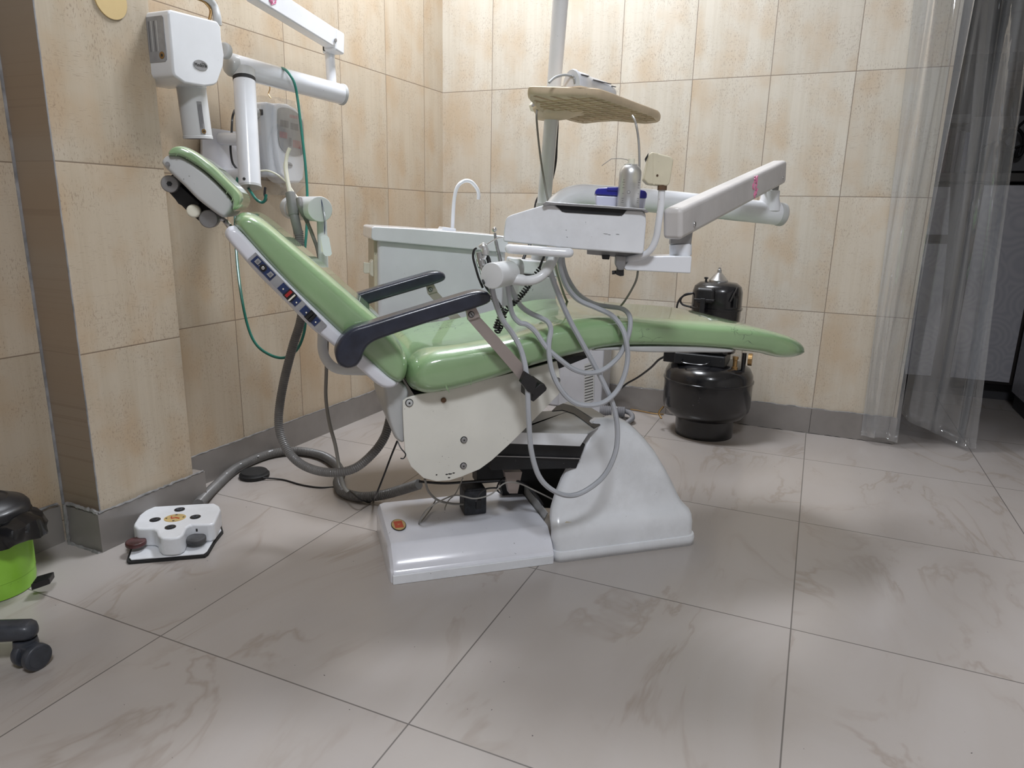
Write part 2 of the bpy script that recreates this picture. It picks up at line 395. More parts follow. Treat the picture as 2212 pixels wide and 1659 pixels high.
def tube(pts, r, n=12, sm=8, step=None, corr=0, pitch=.006, smooth=True):
    p = cr(pts, sm) if sm else [Vector(q) for q in pts]
    if corr: step = pitch/4
    if step: p = resample(p, step)
    rings = []; x = None
    for i, q in enumerate(p):
        d = (p[min(i+1, len(p)-1)]-p[max(i-1, 0)]).normalized()
        if x is None: x = frame(d)[0]
        x = (x-d*x.dot(d)).normalized(); y = d.cross(x)
        rr = r[min(int(i*len(r)/len(p)), len(r)-1)] if isinstance(r, (list, tuple)) else r
        if corr: rr = rr*(1-corr*(.5-.5*math.cos(2*math.pi*i/4)))
        rings.append(circ(q, x, y, rr, n=n))
    return loft(rings)
def coil(pts, R, r, pitch, n=6, per=10):
    p = resample(cr(pts, 10), pitch/per); out = []; x = None
    for i, q in enumerate(p):
        d = (p[min(i+1, len(p)-1)]-p[max(i-1, 0)]).normalized()
        if x is None: x = frame(d)[0]
        x = (x-d*x.dot(d)).normalized(); y = d.cross(x); a = 2*math.pi*i/per
        out.append(q+x*R*math.cos(a)+y*R*math.sin(a))
    return tube(out, r, n=n, sm=0)
def ball(c, r, n=14, m=8, s=(1, 1, 1)):
    return loft([[Vector(c)+Vector((s[0]*r*math.sin(t)*math.cos(2*math.pi*j/n), s[1]*r*math.sin(t)*math.sin(2*math.pi*j/n), s[2]*r*math.cos(t))) for j in range(n)] for t in [math.pi*(.02+.96*k/m) for k in range(m+1)]])
def slab(px, v0, v1, sm=0):
    p = [Wv(x, y, v0) for x, y in px]
    if sm: p = cr(p, sm, True)
    return prism(p, V*(v1-v0))
def puff(px, v0, v1, r, nres=140, nsl=16, rn=6, warp=None, ri=None):
    """upholstered body: outline (px at plane v0, or (x,y,v)) swept across the chair with rounded flanks"""
    pts = []
    for q in px:
        w = Wv(q[0], q[1], q[2] if len(q) > 2 else v0); pts.append(Vector((w.dot(U), w.z, 0)))
    c = cr(pts, 10, True)
    L = sum((c[i]-c[i-1]).length for i in range(len(c)))
    c = resample(c+[c[0]], L/nres)[:nres]
    if len(c) < nres: nres = len(c)
    A = sum(c[i-1].x*c[i].y-c[i].x*c[i-1].y for i in range(nres))
    nr = []
    for i in range(nres):
        t = (c[(i+3) % nres]-c[i-3]).normalized(); nn = Vector((-t.y, t.x, 0)); nr.append(nn if A > 0 else -nn)
    # half thickness at every outline point keeps the rounding inside slim parts
    ht = []
    for i in range(nres):
        best = 1.0; o_, d_ = c[i], nr[i]
        for j in range(0, nres, 1):
            a, b = c[j-1], c[j]
            if min((j-i) % nres, (i-j) % nres) < 3: continue
            e = b-a; den = d_.x*e.y-d_.y*e.x
            if abs(den) < 1e-9: continue
            t = ((a.x-o_.x)*e.y-(a.y-o_.y)*e.x)/den; s = ((a.x-o_.x)*d_.y-(a.y-o_.y)*d_.x)/den
            if 0 <= s <= 1 and 1e-4 < t < best: best = t
        ht.append(best/2)
    lim = [min((ri or r), .62*h) for h in ht]
    for _ in range(12): lim = [min(lim[i], (lim[i-1]+lim[i]+lim[(i+1) % nres])/3) for i in range(nres)]
    ts = []
    for k in range(rn+1): a = math.pi/2*k/rn; ts.append((r*(1-math.cos(a)), (1-math.sin(a))))
    sl = [(v0+t, d) for t, d in ts]
    for k in range(1, nsl): sl.append((v0+r+(v1-v0-2*r)*k/nsl, 0))
    sl += [(v1-t, d) for t, d in ts[::-1]]
    rings = []
    for v, d in sl:
        ring = [c[i]+nr[i]*d*lim[i] for i in range(nres)]
        if d > 0:
            for _ in range(3): ring = [(ring[i-1]+ring[i]*2+ring[(i+1) % nres])/4 for i in range(nres)]
        q = []
        for i, p in enumerate(ring):
            u, z = p.x, p.y
            if warp: u, _, z = warp(u, v, z)
            q.append(uvz(u, v, z))
        rings.append(q)
    return loft(rings)
DD = (Vector((fw.x, fw.y, 0)).normalized()).copy(); DD.rotate(Matrix.Rotation(-math.radians(5.5), 3, 'Z'))
KA = Wv(1240, 500, 1.36)
def K(x, y, v):                                                         # plane along the face of the console
    r = ray(x, y); return C0 + r*((KA.dot(DD)+(v-1.36)-C0.dot(DD))/r.dot(DD))
def slabK(px, v0, v1): return prism([K(x, y, v0) for x, y in px], DD*(v1-v0))
def text(name, s, size, o, xdir, ydir, m, root, depth=.0003):
    cu = bpy.data.curves.new(name, 'FONT'); cu.body = s; cu.size = size; cu.align_x = 'CENTER'; cu.align_y = 'CENTER'; cu.extrude = depth
    t = bpy.data.objects.new(name, cu); COL.objects.link(t); bpy.context.view_layer.update()
    me = bpy.data.meshes.new_from_object(t); bpy.data.objects.remove(t)
    xd = Vector(xdir).normalized(); zd = xd.cross(Vector(ydir)).normalized(); yd = zd.cross(xd)
    b = root_loc(root)
    for v in me.vertices: v.co = Vector(o)+xd*v.co.x+yd*v.co.y+zd*v.co.z-b
    me.materials.clear(); me.materials.append(MATS[m])
    ob = bpy.data.objects.new(name, me); COL.objects.link(ob); ob.parent = root
    return ob
def prismp(pts, off, sm=0):
    p = [Vector(q) for q in pts]
    if sm: p = cr(p, sm, True)
    return prism(p, off)
# =================================================================== THE ROOM
BW, ST = 3.05, 'structure'
XL = lambda y: -1.735+.0215*(y-1.52)
uvb = lambda p: ((p.x+1.447)/.2995, (p.z-.507)/.451)
uvl = lambda p: ((p.y-1.706)/.295, (p.z-.507)/.451)
uvp = lambda p: ((p.y-1.083)/.2955, (p.z-.513)/.448)
uvq = lambda p: ((p.x+1.72)/.30, (p.z-.507)/.451)
def quad(name, pts, m, uvs=None, kind=ST): return link(name, pts, [tuple(range(len(pts)))], m, smooth=False, uvs=uvs, kind=kind)
fl = quad('floor', [(-2.2, -3, 0), (3.2, -3, 0), (3.2, 5.2, 0), (-2.2, 5.2, 0)], 'floor_tile', uvs=lambda p: ((p.x-.04)/.6, (p.y-.877)/.602))
ceil = quad('ceiling', [(-2.2, -3, 2.75), (3.2, -3, 2.75), (3.2, 5.2, 2.75), (-2.2, 5.2, 2.75)], 'ceiling_paint')
link('wall_back', *box(-1.9, .362, BW, 3.18, 0, 2.75), 'wall_tile', uvs=uvb, kind=ST, smooth=False)
# left wall follows a slight angle; pier stands out from it
g = G(); yy0, yy1 = -3, 3.1
g.add(prism([(XL(yy0)-.12, yy0, 0), (XL(yy0), yy0, 0), (XL(yy1), yy1, 0), (XL(yy1)-.12, yy1, 0)], (0, 0, 2.75)))
g.mk('wall_left', 'wall_tile_tinted', uvs=uvl, kind=ST, smooth=False)
link('trim_1', *box(-1.76, -1.606, 1.084, 1.376, .1, 2.75), 'wall_tile_tinted', uvs=lambda p: uvp(p) if True else 0, kind=ST, smooth=False)
link('trim_2', *box(-1.6065, -1.6045, 1.0825, 1.0855, .1, 2.75), 'edge_strip', kind=ST)
link('trim_3', *box(XL(1.08), XL(1.08)+.003, 1.078, 1.084, .1, 2.75), 'edge_strip', kind=ST)
link('wall_right', *box(2.3, 2.4, -3, 5.2, 0, 2.75), 'room_paint', kind=ST)
link('wall_front', *box(-1.9, 2.4, -3.1, -3, 0, 2.75), 'room_paint', kind=ST)
link('wall_back_side', *box(1.35, 2.4, BW, 3.18, 0, 2.75), 'wall_tile', uvs=uvb, kind=ST, smooth=False)
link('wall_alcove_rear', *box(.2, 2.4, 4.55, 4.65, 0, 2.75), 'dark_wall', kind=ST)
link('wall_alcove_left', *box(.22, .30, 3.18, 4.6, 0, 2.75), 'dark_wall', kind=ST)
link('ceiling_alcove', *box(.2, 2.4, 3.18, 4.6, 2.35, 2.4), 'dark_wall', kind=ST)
link('wall_over_opening', *box(.36, 1.36, BW+.01, 3.17, 2.1, 2.75), 'room_paint', kind=ST)
# skirting tiles
link('baseboard_back', *box(-1.72, .366, BW-.011, BW+.02, 0, .107), 'skirt_tile', kind=ST, bevel=.001)
sk = G(); sk.add(prism([(XL(1.4)+.011, 1.4, 0), (XL(3.05)+.011, 3.05, 0), (XL(3.05)-.01, 3.05, 0), (XL(1.4)-.01, 1.4, 0)], (0, 0, .102)))
sk.mk('baseboard_left', 'skirt_tile', kind=ST)
link('baseboard_pier', *box(-1.64, -1.594, 1.071, 1.41, 0, .104), 'skirt_tile', kind=ST, bevel=.001)
link('baseboard_pier_side', *box(-1.73, -1.5935, 1.069, 1.08, 0, .104), 'skirt_tile', kind=ST)
link('baseboard_left_near', *box(XL(.2)-.02, XL(.9)+.012, -3, 1.068, 0, .104), 'skirt_tile', kind=ST)
def mortar(name, a, b, w=.004, n=60, amp=.0035):
    a, b = Vector(a), Vector(b); pts = [a.lerp(b, i/n)+Z*random.uniform(-amp, amp)*.6 for i in range(n+1)]
    w *= .7
    link(name, *tube(pts, [random.uniform(w*.5, w) for _ in range(n)], n=6, sm=0), 'mortar', kind=ST)
mortar('trim_4', (-1.70, BW-.008, .108), (.36, BW-.008, .108), .005, 120)
mortar('trim_5', (XL(1.41)+.009, 1.41, .103), (XL(3.04)+.009, 3.04, .103), .0045, 90)
mortar('trim_6', (-1.596, 1.073, .108), (-1.596, 1.405, .106), .006, 40)
mortar('trim_7', (-1.715, 1.072, .112), (-1.597, 1.072, .108), .009, 16)
mortar('trim_8', (-1.715, 1.066, .0), (-1.597, 1.062, .0), .008, 16)
mortar('trim_9', (-1.712, 1.062, .0), (-1.708, 1.062, .112), .008, 16)
mortar('trim_10', (-1.70, BW-.012, .0), (.366, BW-.012, .0), .0022, 120)
bpy.data.objects['trim_10'].data.materials.clear(); bpy.data.objects['trim_10'].data.materials.append(MATS['oily_dirt'])
mortar('trim_11', (XL(.2)+.01, .2, .112), (XL(1.06)+.012, 1.06, .112), .007, 40)
# small upright joints of the skirting
jt = G()
for x in (-1.15, -.55, .05): jt.add(box(x-.0007, x+.0007, BW-.0117, BW-.010, .004, .104))
jt.mk('trim_12', 'ink', kind=ST)
# ceiling lamps; the one over the open floor is an added fill
for i, (x, y) in enumerate([(-1.05, 2.2), (.35, -.3)]):
    t = thing('ceiling_lamp', ['square ceiling panel lamp above the spittoon corner', 'square fill panel added on the ceiling above the open floor in front of the chair'][i], 'lamp', (x, y, 2.72))
    link('lamp_frame', *box(x-.31, x+.31, y-.31, y+.31, 2.70, 2.75), 'white_paint', t, bevel=.004)
    link('diffuser', *box(x-.28, x+.28, y-.28, y+.28, 2.694, 2.70), 'lamp_glow', t)
tag(link('wall_disc', *cyl((-1.606, 1.27, 1.338), (-1.602, 1.27, 1.338), .042, n=40), 'yellow_disc'), 'round yellow disc fixed on the tiled pier', 'disc')
# =================================================================== DENTAL CHAIR
VN, VF, VC = 1.447, 1.865, 1.656
base = uvz(.60, 1.655, 0)
ch = thing('dental_chair', 'green vinyl dental chair wrapped in clear plastic, reclined, on a white floor base', 'chair', base)
back = puff([(503, 490), (516, 503), (549, 543), (591, 590), (635, 637), (674, 673), (724, 721), (782, 776), (813, 804), (838, 826), (862, 836), (879, 828), (887, 797), (880, 767), (866, 742), (830, 701), (774, 652), (702, 588), (624, 522), (580, 485), (548, 464), (522, 459), (504, 470)], VN, VF, .05, ri=.034)
link('backrest_cushion', *back, 'green_vinyl', ch)
shell = puff([(484, 504), (490, 518), (520, 553), (560, 598), (619, 656), (674, 712), (724, 751), (785, 806), (813, 831), (835, 842), (856, 838), (862, 828), (838, 812), (782, 762), (724, 707), (674, 659), (591, 576), (549, 529), (516, 494), (500, 488), (489, 493)], VN+.006, VF-.006, .014, nres=120)
bs = link('backrest_shell', *shell, 'lavender_white', ch)
pv = VN+.0035
pan = link('control_panel', *slab([(535, 560), (552, 545), (706, 703), (690, 718)], pv-.001, pv+.02), 'label_grey', ch, label='grey control strip with blue labels')
def strip(a, b, lo=.08, hi=.92):
    "quad on the control strip between fractions a..b of its length"
    A, B, D, Cc = Wv(535, 560, pv), Wv(552, 545, pv), Wv(690, 718, pv), Wv(706, 703, pv)
    P = lambda t, s: A.lerp(D, t).lerp(B.lerp(Cc, t), s)
    return [P(a, lo), P(b, lo), P(b, hi), P(a, hi)], P
def stick(name, a, b, m, lo=.08, hi=.92, h=.0012, root=pan, z0=.001, bev=0):
    q, P = strip(a, b, lo, hi); link(name, *prism([x-V*z0 for x in q], V*-h), m, root, bevel=bev)
for a, b in ((.03, .29), (.39, .64), (.70, .92)): stick('blue_label', a, b, 'label_blue')
for a in (.055, .225): stick('square_button', a, a+.048, 'label_grey', .3, .8, .003, z0=.002, bev=.0005); stick('button_mark', a+.015, a+.034, 'ink_grey', .42, .66, .0004, z0=.0052)
for a in (.09, .15, .20): stick('label_mark', a+.02, a+.03, 'label_grey', .3, .42, .0004, z0=.0022)
for t in (.40+.035, .62, .76, .895):
    q, P = strip(.1, .2); c = P(t, .45)-V*.0024; link('indicator_dot', *cyl(c, c-V*.001, .0016, n=12), 'ivory_plastic', pan)
q, P = strip(.1, .2); c = P(.155, .5)
link('toggle_switch', *cyl(c, c-V*.009, .0035, n=16, rnd=.001), 'chrome', pan); link('toggle_base', *cyl(c, c-V*.003, .007, n=20), 'black_plastic', pan)
stick('switch_well', .475, .575, 'black_plastic', .0, .98, .003, z0=.001); stick('rocker_switch', .487, .52, 'switch_red', .12, .9, .006, z0=.003, bev=.001)
stick('rocker_switch', .545, .562, 'ivory_plastic', .02, .9, .006, z0=.003, bev=.001); stick('switch_well', .775, .855, 'black_plastic', .0, 1.0, .003, z0=.001)
stick('rocker_switch', .785, .815, 'black_plastic', .1, .9, .007, z0=.003, bev=.001); stick('rocker_switch', .82, .85, 'black_plastic', .1, .9, .004, z0=.003, bev=.001)
# seat with legrest: straight flanks, rounded foot end
def foot(u, v, z):
    u1 = 1.13
    if u > u1:
        s = math.sqrt(max(0, 1-min(1, abs((v-VC)/.2095))**2.4)); un = u1+(u-u1)*s; z += .16*(u-un); u = un
    return u, v, z
seat = puff([(884, 822), (890, 843), (903, 855), (925, 861), (958, 857), (1000, 848), (1040, 836), (1105, 815), (1146, 801), (1209, 783), (1282, 765), (1334, 756), (1385, 753), (1440, 753), (1510, 755), (1570, 759), (1620, 764), (1660, 769), (1680, 773, 1.47), (1697, 771, 1.52), (1708, 762, 1.58), (1712, 748, 1.62), (1708, 732, 1.60), (1695, 722, 1.56), (1678, 717, 1.50), (1655, 713), (1630, 709), (1590, 704), (1507, 699), (1440, 694), (1354, 687), (1292, 688), (1240, 696), (1188, 710), (1136, 726), (1084, 738), (1022, 749), (973, 756), (930, 762), (903, 775), (887, 795)], VN, VF, .055, nres=170, nsl=30, ri=.036, warp=foot)
link('seat_cushion', *seat, 'green_vinyl_cracked', ch)
link('legrest_underside', *puff([(1282, 758), (1334, 757), (1385, 761), (1440, 762), (1510, 762), (1570, 762), (1585, 761), (1585, 755), (1510, 748), (1385, 748), (1290, 752)], VN+.012, VF-.012, .006, nres=80), 'grey_white', ch)
link('seat_frame', *slab([(890, 846), (905, 868), (1209, 796), (1280, 768), (1250, 768), (1100, 805), (925, 850)], 1.52, 1.79), 'black_steel', ch)
# folds of the wrap on the flank
for pts in ([(955, 803), (959, 820), (965, 838), (971, 848)], [(1024, 783), (1020, 792), (1018, 812), (1017, 832)], [(985, 797), (998, 789), (1012, 784)]):
    link('wrap_fold', *tube([Wv(x, y, VN+.0035) for x, y in pts], [.0006, .0022, .0022, .0008], n=8, sm=6), 'green_vinyl', ch)
# headrest
hb = link('headrest_cushion', *puff([(358, 333), (363, 321), (376, 313), (396, 314), (424, 328), (461, 356), (494, 389), (513, 408), (522, 423), (520, 441), (510, 452), (500, 456), (500, 440), (497, 428), (472, 400), (439, 370), (407, 349), (385, 338), (366, 338)], 1.50, 1.81, .04, ri=.012, nres=140), 'green_vinyl', ch)
hs = link('headrest_shell', *puff([(348, 347), (359, 336), (379, 332), (407, 345), (439, 368), (472, 398), (496, 425), (503, 437), (503, 448), (494, 462), (484, 470), (470, 464), (428, 432), (398, 402), (368, 374), (351, 356)], 1.512, 1.798, .012, ri=.008, nres=120), 'grey_white', ch)
for i, (x, y) in enumerate([(362, 354), (384, 330), (407, 336), (427, 348), (476, 384), (493, 411), (504, 428)]):
    if i: link('wrap_fold', *tube([Wv(x-4, y+7, 1.504), Wv(x, y, 1.502), Wv(x+5, y-6, 1.508)], [.0008, .0016, .0008], n=6, sm=5), 'green_vinyl', hb)
    else: link('screw', *cyl(Wv(x, y, 1.513), Wv(x, y, 1.508), .004, n=12), 'dull_metal', hs)
hm = link('headrest_bracket', *slab([(366, 381), (374, 375), (400, 386), (437, 425), (470, 466), (474, 478), (452, 485), (433, 480), (400, 452), (376, 428), (358, 408)], 1.60, 1.68), 'black_steel', ch, bevel=.003)
link('bracket_plate', *slab([(360, 404), (376, 388), (432, 440), (418, 458), (385, 440)], 1.57, 1.60), 'black_steel', hm, bevel=.002)
c = Wv(366, 397, 1.55); link('pivot_disc', *cyl(c, c+V*.05, .0165, n=32, rnd=.003), 'dull_metal', hm); link('pivot_screw', *cyl(c-V*.003, c+V*.01, .005, n=6), 'black_steel', hm)
c = Wv(450, 473, 1.55); link('pivot_disc', *cyl(c, c+V*.05, .018, n=32, rnd=.003), 'dull_metal', hm)
c = Wv(417, 456, 1.545); link('lock_knob', *cyl(c, c+V*.03, .013, n=28, rnd=.005), 'ivory_plastic', hm, label='round ivory lock knob')
link('support_rod', *tube([Wv(466, 474, 1.6), Wv(475, 472, 1.6), Wv(485, 477, 1.6), Wv(500, 494, 1.6), Wv(520, 515, 1.62)], [.0065, .005, .006, .007], n=12), 'chrome', ch)
# hinge casting behind the seat and cream side plates
link('hinge_casting', *puff([(812, 806), (828, 836), (833, 865), (838, 904), (848, 935), (858, 953), (874, 958), (880, 930), (880, 880), (884, 850), (874, 832), (846, 812)], 1.505, 1.80, .016, ri=.008, nres=100), 'grey_white', ch)
sp = [(870, 866), (878, 860), (900, 853), (960, 842), (1040, 822), (1130, 800), (1203, 780), (1208, 800), (1212, 838), (1207, 852), (1138, 923), (1105, 956), (1062, 995), (1036, 1014), (997, 1030), (971, 1038), (943, 1040), (915, 1033), (888, 1008), (875, 980), (872, 935), (870, 890)]
pl = link('side_plate', *slab(sp, 1.492, 1.498), 'cream_enamel', ch, bevel=.0012, seg=2)
uvs2 = [Wv(x, y, 1.492) for x, y in sp]
link('side_plate', *prism([p+V*.32 for p in uvs2], V*.006), 'cream_enamel', ch)
for x, y, r, m in ((1002, 950, .0068, 'dull_metal'), (1001, 1006, .0066, 'dull_metal'), (884, 870, .0075, 'grey_white'), (1204, 822, .006, 'dull_metal')):
    c = Wv(x, y, 1.492); b_ = link('bolt', *cyl(c, c-V*.004, r, n=24, rnd=.001), m, pl); link('bolt_socket', *cyl(c-V*.0041, c-V*.0046, r*.35, n=6), 'ink', b_) if False else None
    link('bolt_hole', *cyl(c-V*.0035, c-V*.0046, r*.33, n=6), 'ink', pl); link('bolt_rim', *lathe(c, -V, [(r*1.22, 0), (r*1.22, .0008), (r*1.02, .001), (r*1.02, 0)], 28), 'black_steel', pl)
c = Wv(958, 864, 1.492); link('screw', *cyl(c, c-V*.004, .006, n=18, rnd=.001), 'rust', pl)
for x, y, w in ((972, 1024, 5), (970, 1032, 3), (943, 1026, 2), (965, 1025, 3), (980, 1022, 3)):
    link('paint_chip', *slab([(x-w, y), (x-w*.3, y-1.6), (x+w, y-1.1), (x+w*.7, y+.7), (x-w*.2, y+1.3)], 1.4914, 1.4918), 'ink', pl)
# armrests
ar = [(724, 764), (731, 741), (747, 721), (765, 709), (792, 701), (865, 678), (937, 656), (991, 640), (1022, 631), (1044, 629), (1058, 634), (1063, 643), (1060, 653), (1042, 662), (973, 684), (901, 706), (847, 724), (810, 738), (794, 749), (786, 763), (781, 779), (769, 793), (749, 797), (731, 788)]
def arm(dv):
    v0 = 1.393; vf = puff(ar, v0, v0+.048, .009, nres=150, nsl=4)
    a = link('armrest', [p+V*dv for p in vf[0]], vf[1], 'navy_vinyl', ch)
    sh = lambda L: ([p+V*dv for p in L[0]], L[1])
    s = link('armrest_strap', *sh(slab([(1010, 690), (1034, 682), (1142, 800), (1128, 826)], 1.418, 1.422)), 'taupe_steel', ch)
    link('strap_clip', *sh(slab([(1007, 668), (1028, 664), (1038, 684), (1012, 692)], 1.413, 1.424)), 'taupe_steel', s)
    c = Wv(1018, 679, 1.413)+V*dv; link('screw', *cyl(c, c-V*.002, .0065, n=20), 'ink', s); link('screw_face', *cyl(c, c-V*.0028, .005, n=20), 'dull_metal', s)
    link('screw_slot', *boxf(c-V*.003, (U*.6+Z*-.8)*.004, (U*.8+Z*.6)*.001, V*.0004), 'ink', s)
    b = link('strap_bracket', *sh(slab([(1125, 826), (1135, 803), (1147, 811), (1160, 824), (1154, 852), (1140, 846)], 1.40, 1.416)), 'black_plastic', ch, bevel=.001)
    link('bracket_foot', *sh(slab([(1149, 845), (1166, 830), (1176, 829), (1182, 839), (1180, 844), (1153, 868), (1148, 866)], 1.41, 1.49)), 'black_plastic', b, bevel=.002)
    pivot = Wv(752, 765, 1.40)+V*dv
    link('armrest_pivot', *cyl(pivot+(V*.02 if not dv else -V*.02), pivot+(V*.07 if not dv else -V*.06), .014), 'dull_metal', ch)
arm(0); arm(.478)
# lift mechanism
zp = Wv(1264, 936, 1.54).z
link('link_cover', *prism([Wz(x, y, zp) for x, y in ((1100, 955), (1107, 935), (1150, 890), (1240, 884), (1293, 921), (1266, 936), (1180, 936), (1100, 932))][1:], Z*-.004), 'grey_white', ch)
link('groove_shade', *prism([Wz(x, y, zp+.001) for x, y in ((1192, 888), (1202, 878), (1216, 872), (1236, 877), (1297, 918), (1284, 926), (1240, 894), (1215, 886))], Z*.001), 'black_steel', ch)  # black sheet laid on the plate, paints the shade in the groove
link('cover_plate', *prism([Wz(x, y, zp-.002) for x, y in ((1216, 874), (1232, 867), (1258, 871), (1304, 899), (1294, 914), (1240, 880))], Z*.003), 'grey_white', ch)
link('link_beam', *slab([(1060, 978), (1105, 957), (1265, 960), (1245, 1012), (1060, 1016)], 1.56, 1.60), 'black_steel', ch, bevel=.002)
link('link_lip', *slab([(1095, 934), (1270, 938), (1253, 964), (1096, 958)], 1.537, 1.541), 'white_worn', ch)
link('link_rail', *slab([(1060, 984), (1255, 990), (1254, 992), (1060, 986)], 1.553, 1.557), 'dull_metal', ch)
link('link_beam', *slab([(1030, 985), (1100, 965), (1255, 970), (1240, 1030), (1030, 1045)], 1.70, 1.75), 'black_steel', ch)
link('lift_arm', *slab([(1090, 1020), (1128, 1020), (1118, 1066), (1100, 1066)], 1.60, 1.62), 'taupe_steel', ch)
link('pump_housing', *boxf(uvz(.44, 1.73, .235), U*.09, V*.05, Z*.03), 'black_steel', ch, bevel=.01)
link('gap_shade_sheet', *slab([(1080, 1035), (1120, 1010), (1240, 1010), (1240, 1100), (1130, 1095), (1085, 1070)], 1.77, 1.79), 'black_steel', ch)  # black sheet added so the gap behind reads as shade, not a housing
# cowl (arched) over the link: open dark arch behind it
arch = []
for i in range(13):
    a = math.pi*i/12; arch.append((1236-42*math.cos(a), 915-44*math.sin(a)))
link('link_arch', *slab(arch+[(1272, 915)]+[(1272-2, 915)]+[(1236+32*math.cos(a), 915-32*math.sin(a)) for a in [math.pi*i/12 for i in range(13)]], 1.86, 1.872), 'grey_white', ch)
# floor base: low box (left) and tall arched cover (right)
prof = [(1.505, 0), (1.505, .022), (1.508, .028), (1.511, .031), (1.513, .037), (1.518, .045), (1.526, .053), (1.551, .0755), (1.556, .0795), (1.561, .081), (1.80, .083), (1.81, .079), (1.815, .07), (1.815, 0)]
def basebox(u0, u1):
    rings = []
    for u, k in ((u0, .7), (u0+.003, .85), (u0+.010, .96), (u0+.022, 1), (u1-.012, 1), (u1, .985)):
        R = []
        for v, z in prof:
            vv = v+(.02*(1-k)*3 if v < 1.6 else -.02*(1-k)*3); R.append(uvz(u, vv, z*(1 if z < .032 else (k if k < 1 else 1)) if z > .0 else 0))
        rings.append(R)
    return loft(rings)
bb = link('base_cover', *basebox(.172, .588), 'lavender_white', ch, sharp=22, label='low flat part of the white floor base')
link('base_lip', *prismp([uvz(.178, 1.500, 0), uvz(.585, 1.500, 0), uvz(.585, 1.508, 0), uvz(.178, 1.508, 0)], Z*.024), 'white_worn', bb, bevel=.002)
link('side_flange', *prism([Wu(x, y, .592) for x, y in ((1106, 1062), (1118, 1040), (1132, 1046), (1182, 1108), (1168, 1136), (1150, 1118))], U*.003), 'grey_white', bb)
hump = []
def rrect(u0, u1, v0, v1, z, r, n=6):
    P = []
    for cx_, cy_, a0 in ((u1-r, v0+r, -90), (u1-r, v1-r, 0), (u0+r, v1-r, 90), (u0+r, v0+r, 180)):
        for i in range(n+1):
            a = math.radians(a0+90*i/n); P.append(uvz(cx_+r*math.cos(a), cy_+r*math.sin(a), z))
    return P
for z, u0, u1, v0, v1, r in ((0, .590, 1.006, 1.503, 1.81, .02), (.020, .590, 1.006, 1.503, 1.81, .02), (.026, .591, 1.005, 1.505, 1.81, .02), (.027, .594, 1.001, 1.509, 1.81, .02), (.060, .590, 1.001, 1.512, 1.81, .025), (.080, .590, .999, 1.516, 1.81, .03), (.092, .591, .994, 1.522, 1.81, .03), (.102, .592, .985, 1.531, 1.81, .03), (.112, .594, .976, 1.538, 1.81, .03), (.130, .598, .967, 1.544, 1.81, .03), (.160, .609, .953, 1.550, 1.81, .03),
                         (.20, .628, .931, 1.558, 1.80, .035), (.25, .660, .900, 1.568, 1.79, .04), (.285, .683, .872, 1.577, 1.78, .045), (.310, .700, .848, 1.586, 1.775, .045), (.327, .713, .828, 1.595, 1.77, .04), (.337, .726, .808, 1.607, 1.76, .03), (.340, .742, .790, 1.62, 1.75, .02)):
    t = z/.34; vb = 1.81 if z < .12 else 1.81-(z-.12)/.22*(1.81-v0-.03)
    lr = .003+.024*max(0, 1-t*1.02); R = [uvz(u0+.004, v0+.006+lr, z), uvz(u0, v0+.004+lr*.8, z)]
    rr_ = min(.022, (u1-u0)*.4)
    for k in range(7): a = math.radians(180+90*k/6); R.append(uvz(u0+rr_+rr_*math.cos(a), v0+rr_+rr_*math.sin(a), z))
    for k in range(1, 6): R.append(uvz(u0+rr_+(u1-u0-2*rr_)*k/6, v0, z))
    for k in range(9): a = math.radians(270+90*k/8); R.append(uvz(u1-rr_*1.3+rr_*1.3*math.cos(a), v0+rr_*1.3+rr_*1.3*math.sin(a), z))
    R.append(uvz(u1, max(vb, v0+rr_*1.31), z))
    hump.append(R)
um = .761; hump.append([Vector(q).lerp(uvz(um, 1.628, .340), .4)+Z*.0008 for q in hump[-1]]); hump.append([uvz(um, 1.628, .3412) for q in hump[-1]])
hp = link('base_hood', *loft(hump, closed=False, caps=False), 'white_worn', ch, sharp=32, label='tall arched part of the white floor base')
_m = hp.modifiers.new('thickness', 'SOLIDIFY'); _m.thickness = .003; _m.offset = 0
link('paint_chip', *prismp([Wv(x, y, 1.5255) for x, y in ((1216, 1132), (1224, 1127), (1238, 1128), (1243, 1132), (1232, 1136), (1222, 1136))], V*.006), 'cream_plastic', hp)
sc_ = Wz(861, 1134, .0835)
link('badge', *prism(circ(sc_, U, V, .0190, .034, 36), Z*.001), 'ink', bb, label='oval orange and gold badge'); link('badge_face', *prism(circ(sc_, U, V, .0174, .0315, 36), Z*.0016), 'gold_label', bb)
link('badge_square', *boxf(sc_+Z*.0018, U*.0108, V*.019, Z*.0003), 'orange_red', bb)
for k in range(3): link('badge_mark', *tube([sc_+Z*.0022+U*(-.004+.004*k)+V*.004, sc_+Z*.0022+U*(-.001+.002*k)+V*.0, sc_+Z*.0022+U*(-.003+.003*k)-V*.005], .0005, n=5, sm=4), 'gold_label', bb)
